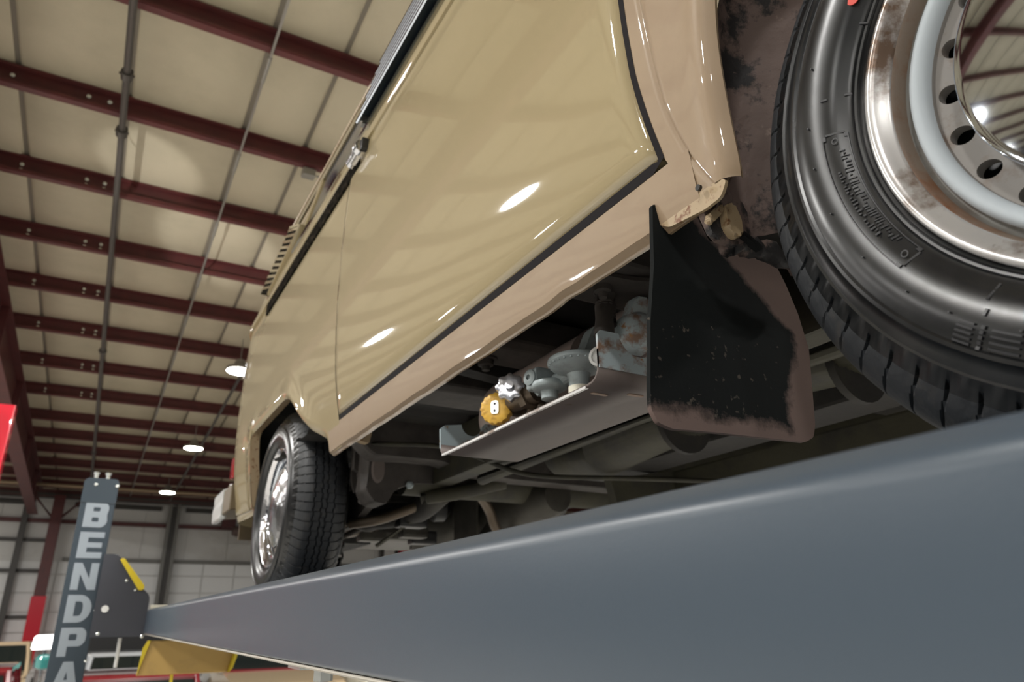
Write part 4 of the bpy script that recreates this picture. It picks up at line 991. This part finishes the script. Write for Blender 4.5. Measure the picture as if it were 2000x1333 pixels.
# rear cross beam and its cover plate
bm = NB(); box(bm, (-.08, 4.21, -.03), (2.15, 4.36, .085), .006); cb = fin('cross_beam', bm, M['liftplate'], lift)
pl = rounded([(-.228, -.034), (.000, -.034), (.004, .155), (-.035, .185), (-.165, .345), (-.228, .345)], [.004, .01, .03, .02, .02, .004])
bm = NB(); prism(bm, pl, 1, 4.14, 4.165, .002); cp = fin('cover_plate', bm, M['liftplate'], lift)
bm = NB(); prism(bm, rounded([(-.158, .322), (-.138, .327), (-.028, .198), (-.032, .178), (-.052, .176)], .006), 1, 4.132, 4.172, .002); fin('yellow_bumper', bm, M['yel2'], cp)
def pbolt(x, z, r, m='zbolt', par=cp, y=4.14):
    bm = NB(); lathe(bm, (x, y, z), (0, -1, 0), [(r, -.002), (r, .004), (r*.6, .006), (0, .007)], 12); fin('plate_bolt', bm, M[m], par)
pbolt(-.112, .222, .006); pbolt(-.067, .178, .0055); pbolt(-.195, -.018, .008); pbolt(-.004, -.034, .008)
bm = NB(); lathe(bm, (-.183, 4.137, .092), (0, -1, 0), [(.016, -.002), (.016, .001), (0, .0015)], 20); fin('round_hole', bm, M['white'], cp)
bm = NB(); cyl(bm, (-.095, 4.2, -.04), (-.095, 4.2, -.17), .008, 10); fin('cable_rod', bm, M['white'], cp)
bm = NB(); box(bm, (.012, 4.145, .055), (.11, 4.2, .079), .006); fin('wheel_stop', bm, M['cream_white'], rw)
bm = NB(); box(bm, (.085, 3.95, .060), (.17, 4.14, .069), .003); fin('ramp_hinge', bm, M['yel2'], rw)
# ochre approach ramp hanging at the end
rp_ = fin('approach_ramp', prism(NB(), [(.020, -.052), (.435, -.052), (.40, -.205), (-.005, -.205)], 1, 4.10, 4.125, .003), M['rampy'], lift)
bm = NB(); prism(bm, [(.435, -.052), (.452, -.052), (.418, -.185), (.40, -.205)], 1, 4.05, 4.12, .001); fin('ramp_flange', bm, M['yel2'], rp_)
bm = NB(); prism(bm, [(.005, -.085), (.022, -.052), (.035, -.052), (.010, -.15), (-.004, -.205)], 1, 4.09, 4.10); fin('ramp_flange', bm, M['yel2'], rp_)
bm = NB(); box(bm, (.145, 4.11, -.42), (.158, 4.12, -.20)); fin('ramp_strap', bm, M['yel2'], rp_)
# posts
def post(x0, y0, letters=False):
    P = fin('post', prism(NB(), rounded([(x0, y0), (x0+.152, y0), (x0+.152, y0+.12), (x0, y0+.12)], .006), 2, FLOOR+.02, .705), M['liftdark'], lift, .6)
    bm = NB(); prism(bm, rounded([(x0-.001, .60), (x0+.153, .60), (x0+.153, .708), (x0+.140, .722), (x0+.014, .722), (x0-.001, .708)], .006), 1, y0-.003, y0+.123, .001); fin('post_head', bm, M['liftdark'], P)
    bm = NB(); box(bm, (x0-.1, y0-.08, FLOOR), (x0+.25, y0+.2, FLOOR+.02)); fin('base_plate', bm, M['liftdark'], P)
    for bx in (.045, .098):
        bm = NB(); lathe(bm, (x0+bx, y0+.05, .715), (0, 0, 1), [(.018, 0), (.018, .010), (.010, .012), (.010, .034), (.014, .036), (.014, .044), (0, .046)], 12); fin('top_stud', bm, M['zbolt'], P, .5)
    return P
P1 = post(-.373, 4.15)
for bx, bz in ((.052, .69), (.146, .688)): pbolt(-.373+bx, bz, .008, 'zbolt', P1, 4.147)
pbolt(-.373+.148, -.12, .006, 'zbolt', P1, 4.149); pbolt(-.373+.148, .10, .005, 'zbolt', P1, 4.149)
post(2.2, 4.15); post(2.2, -1.25)
# letters (outline polygons in a unit box, holes as second loops)
def rr(p, r): return rounded(p, r, 5)
LET = {
 'B': [rr([(0, 0), (.82, 0), (1, .2), (.93, .5), (1, .8), (.82, 1), (0, 1)], [0, .25, .22, .1, .22, .25, 0]), rr([(.34, .22), (.62, .22), (.62, .38), (.34, .38)], .04), rr([(.34, .62), (.62, .62), (.62, .78), (.34, .78)], .04)],
 'E': [[(0, 0), (1, 0), (1, .22), (.36, .22), (.36, .40), (.95, .40), (.95, .60), (.36, .60), (.36, .78), (1, .78), (1, 1), (0, 1)]],
 'N': [[(0, 0), (.31, 0), (.31, .58), (.68, 0), (1, 0), (1, 1), (.69, 1), (.69, .42), (.32, 1), (0, 1)]],
 'D': [rr([(0, 0), (.70, 0), (1, .3), (1, .7), (.70, 1), (0, 1)], [0, .25, .25, .25, .25, 0]), rr([(.34, .24), (.62, .24), (.67, .5), (.62, .76), (.34, .76)], [0, .12, .1, .12, 0])],
 'P': [rr([(0, 0), (.34, 0), (.34, .34), (.82, .34), (1, .5), (1, .84), (.84, 1), (0, 1)], [0, 0, 0, .22, .2, .2, .2, 0]), rr([(.34, .56), (.64, .56), (.64, .78), (.34, .78)], .05)],
 'A': [[(0, 0), (.33, 0), (.39, .19), (.63, .19), (.69, 0), (1.02, 0), (.70, 1), (.32, 1)], [(.44, .38), (.58, .38), (.51, .66)]],
 'K': [[(0, 0), (.32, 0), (.32, .36), (.44, .46), (.66, 0), (1.02, 0), (.68, .66), (1, 1), (.62, 1), (.32, .66), (.32, 1), (0, 1)]]}
lx0, lw, lh = -.373+.026, .106, .123
zt = .606
for i, ch in enumerate('BENDPAK'):
    cu = bpy.data.curves.new('letter', 'CURVE'); cu.dimensions = '2D'; cu.fill_mode = 'BOTH'; cu.extrude = .0008
    for loop in LET[ch]:
        s = cu.splines.new('POLY'); s.points.add(len(loop)-1); s.use_cyclic_u = True
        for k, (a, b) in enumerate(loop): s.points[k].co = (a*lw, b*lh, 0, 1)
    tmp = bpy.data.objects.new('tmp', cu); COL.objects.link(tmp)
    dg = bpy.context.evaluated_depsgraph_get(); me = bpy.data.meshes.new_from_object(tmp.evaluated_get(dg)); bpy.data.objects.remove(tmp)
    me.transform(Matrix.Rotation(PI/2, 4, 'X')); me.transform(Matrix.Translation((lx0, 4.1490, zt-lh-i*.1455)))
    me.materials.clear(); link('letter_'+ch.lower(), me, M['letter'], P1)
for o in lift.children:
    if o.name.split('.')[0] in ('cover_plate', 'cross_beam', 'approach_ramp'): o.location.z -= .030
    if o.name.split('.')[0] == 'post': o.location.z -= .044
# chain by the rear tyre
ch_ = thing('hanging_chain', 'short dark chain hanging beside the rear tyre above the runway', 'chain', (.792, 2.62, .0))
for k in range(9):
    bm = NB(); n = 16
    pts = [(.010*math.sin(2*PI*q/n) if k % 2 else 0, 0 if k % 2 else .010*math.sin(2*PI*q/n), .295-k*.021+.015*math.cos(2*PI*q/n)) for q in range(n+1)]
    tube(bm, pts, .0042, 6); fin('chain_link', bm, M['black'], ch_, .9)

# ================================================================== BACKGROUND CARS AND COLUMNS
def car(label, x, y, rz, L, Wd, H, body, glass='carglass', style='truck', trim=None, cat='car', band=.07):
    c = thing('parked_car' if style == 'car' else 'parked_truck', label, cat, (x, y, FLOOR), rz)
    hw = Wd/2; b = M[body]
    base = H*.34
    # long side profile (y along car, front at -L/2)
    f = -L/2
    if style == 'truck':
        low = [(f, .40), (f, .95*H*.62), (f+.05, H*.60), (f+L*.28, H*.63), (L/2, H*.62), (L/2, .45)]
    else:
        low = [(f, .35), (f, H*.45), (f+.12, H*.52), (f+L*.3, H*.62), (L/2-.1, H*.62), (L/2, .45)]
    bm = NB(); prism(bm, rounded(low, .06), 0, -hw, hw, .04); fin('body', bm, b, c, .7)
    y0, y1 = f+L*.30, (L*.08 if style == 'truck' else L*.30)
    bm = NB(); z0 = H*.61
    cab = [(y0, z0), (y0+.32, H-.04), (y0+.42, H), (y1-.12, H), (y1, H-.06), (y1+(.02 if style == 'truck' else .35), z0)]
    # cabin: roof and pillars as frame, windows as glass
    bm = NB(); prism(bm, rounded([(y0+.28, H-band), (y0+.36, H), (y1-.12, H), (y1+.02, H-band)], .03), 0, -hw+.10, hw-.10, .02); fin('roof', bm, b, c, .7)
    for s in (-1, 1):
        for (a, bb) in (((y0, z0), (y0+.32, H-.05)), ((y1, z0), (y1, H-.05)), (((y0+y1)/2+.1, z0), ((y0+y1)/2+.1, H-.05))):
            bm = NB(); tube(bm, [(s*(hw-.06), a[0], a[1]), (s*(hw-.13), bb[0], bb[1])], .035, 6); fin('pillar', bm, b, c)
        bm = NB(); bm.faces.new([bm.verts.new(p) for p in ((s*(hw-.07), y0+.05, z0), (s*(hw-.07), y1, z0), (s*(hw-.13), y1, H-.07), (s*(hw-.13), y0+.34, H-.07))]); fin('side_window', bm, M[glass], c)
    bm = NB(); bm.faces.new([bm.verts.new(p) for p in ((-hw+.1, y0, z0), (hw-.1, y0, z0), (hw-.15, y0+.31, H-.06), (-hw+.15, y0+.31, H-.06))]); fin('windscreen', bm, M[glass], c)
    if trim:
        bm = NB(); tube(bm, [(-hw+.07, y0-.01, z0), (-hw+.12, y0+.31, H-.05), (hw-.12, y0+.31, H-.05), (hw-.07, y0-.01, z0), (-hw+.07, y0-.01, z0)], .045, 6); fin('windscreen_frame', bm, M[trim], c)
    bm = NB(); bm.faces.new([bm.verts.new(p) for p in ((-hw+.12, y1+.02, z0), (hw-.12, y1+.02, z0), (hw-.15, y1, H-.07), (-hw+.15, y1, H-.07))]); fin('rear_window', bm, M[glass], c)
    for s in (-1, 1):
        for wy in (f+L*.18, L*.30):
            bm = NB(); lathe(bm, (s*(hw-.09), wy, .34), (s, 0, 0), [(.20, -.1), (.34, -.08), (.34, .08), (.30, .11), (.21, .10), (.20, .07), (.08, .09), (0, .09)], 24, caps=False); fin('wheel', bm, M['black'], c, .6)
        bm = NB(); lathe(bm, (s*hw*.72, f+.0, H*.45), (0, -1, 0), [(.09, -.02), (.09, .03), (.05, .045), (0, .05)], 16); fin('headlamp', bm, M['chrome'], c, .6)
        bm = NB(); box(bm, (s*hw*.80-.05, f-.04, H*.34), (s*hw*.80+.05, f+.01, H*.37), .01); fin('turn_signal', bm, M['orange'], c)
        bm = NB(); box(bm, (s*(hw+.02), y0+.1, z0+.05), (s*(hw+.2), y0+.16, z0+.22), .02); fin('door_mirror', bm, M['chrome'], c)
    bm = NB(); box(bm, (-hw, f-.14, .42), (hw, f-.04, .56), .03); fin('front_bumper', bm, M['chrome'], c)
    bm = NB(); box(bm, (-hw*.62, f-.02, H*.36), (hw*.62, f+.02, H*.52), .01); fin('grille', bm, M['black'], c)
    return c
car('tan pickup with a pale roof at the bottom left edge, behind the lettered post', -1.5, 19.0, 0, 4.6, 1.9, 1.40, 'tan', style='truck', cat='truck', band=.30)
car('dark red car in front of the tan pickup in the bottom left corner', -1.25, 10.6, 0, 4.2, 1.75, 1.24, 'carred', style='car')
car('low silver car behind the cover plate of the lift', 1.15, 16.0, 0, 4.3, 1.75, 1.22, 'carsil', style='car', band=.12)
car('red car between the lettered post and the ochre ramp', .74, 11.0, 0, 4.2, 1.7, 1.10, 'carred', style='car')
car('tan off-roader with a dark red windscreen frame below the runway', 3.25, 14.9, 0, 4.3, 1.8, 1.45, 'tan', style='car', trim='carred')
car('pale car partly hidden under the runway, right of the tan off-roader', 5.5, 14.9, 0, 4.4, 1.8, 1.25, 'cream_white', style='car')
# white van / trailer body behind, dark opening
bm = NB(); bt = thing('box_trailer', 'white box trailer with a dark open top behind the cover plate', 'trailer', (1.35, 20.6, FLOOR))
bm = NB(); box(bm, (-1.3, -1.5, .45), (1.5, 1.5, 1.12), .03); fin('trailer_body', bm, M['white'], bt)
bm = NB(); box(bm, (-1.25, -1.4, 1.12), (1.45, 1.4, 1.60), .02); fin('trailer_top', bm, M['black'], bt)
for s in (-1, 1):
    bm = NB(); lathe(bm, (s*1.2+.1, 0, .32), (s, 0, 0), [(.32, -.1), (.32, .1), (.18, .11), (0, .1)], 20); fin('wheel', bm, M['black'], bt)
# lit white sign on a stand behind the tan pickup
sg = thing('light_panel', 'bright white rounded panel on a stand, left of the lettered post', 'lamp', (-.29, 14.2, FLOOR))
bm = NB(); prism(bm, rounded([(-.20, 1.325), (.17, 1.335), (.20, 1.545), (-.17, 1.535)], .045), 1, -.02, .02); fin('panel_face', bm, M['signem'], sg)
bm = NB(); cyl(bm, (0, 0, 0), (0, 0, 1.33), .02, 10); cyl(bm, (0, 0, 0), (0, 0, .03), .22, 20); fin('stand', bm, M['chrome'], sg)
bm = NB(); lathe(bm, (.02, -.03, 1.06), (0, -.2, 1), [(.09, 0), (.12, .03), (.12, .15), (.09, .19), (0, .2)], 20)
fin('round_head', bm, M['teal'], sg, .6)
# red two-post lift column at the left edge
rpst = thing('red_lift_column', 'glossy bright red lift column at the left edge of the picture', 'car lift', (-.99, 8.6, FLOOR))
bm = NB(); prism(bm, rounded([(-.16, -.1), (.13, -.1), (.13, .12), (.09, .12), (.09, -.05), (-.12, -.05), (-.12, .12), (-.16, .12)], .012), 2, .02, 3.72); fin('column_shell', bm, M['redpost'], rpst)
bm = NB(); box(bm, (-.3, -.25, 0), (.28, .3, .02)); fin('base_plate', bm, M['redpost'], rpst)
bm = NB(); cyl(bm, (-.02, -.14, .1), (-.02, -.14, 3.66), .022, 12); fin('hydraulic_pipe', bm, M['chrome'], rpst)
# things on the far wall seen under the van
pn = thing('wall_banner', 'dark and white banner on the far wall, seen below the van', 'banner', (9.9, 26.5, 2.45))
bm = NB(); box(bm, (-.36, 0, -.55), (.34, .03, .55)); fin('banner_cloth', bm, M['greydark'], pn)
bm = NB(); box(bm, (-.20, -.01, -.5), (.20, .0, .45)); fin('banner_print', bm, M['wall'], pn)
rp2 = tag(fin('red_post', box(NB(), (10.28, 26.3, FLOOR), (10.66, 26.6, 2.75)), M['redpost']), 'bright red post against the far wall, seen below the van', 'post')
# brown duct stub beyond the rear tyre
fin('duct_stub', lathe(NB(), (3.75, 25.6, 2.95), (1, 0, 0), [(0, 0), (.13, .03), (.17, .15), (.17, 1.8), (0, 1.8)], 20), mat('brown_duct', (.11, .07, .06), .6), wb, .7)

# ------------------------------------------------------------------ lift everything so that the floor lies at zero
for o in list(S.objects):
    if o.parent is None:
        if o is camera:
            m = o.matrix_world.copy(); m.translation.z -= FLOOR; o.matrix_world = m
        else: o.location.z -= FLOOR
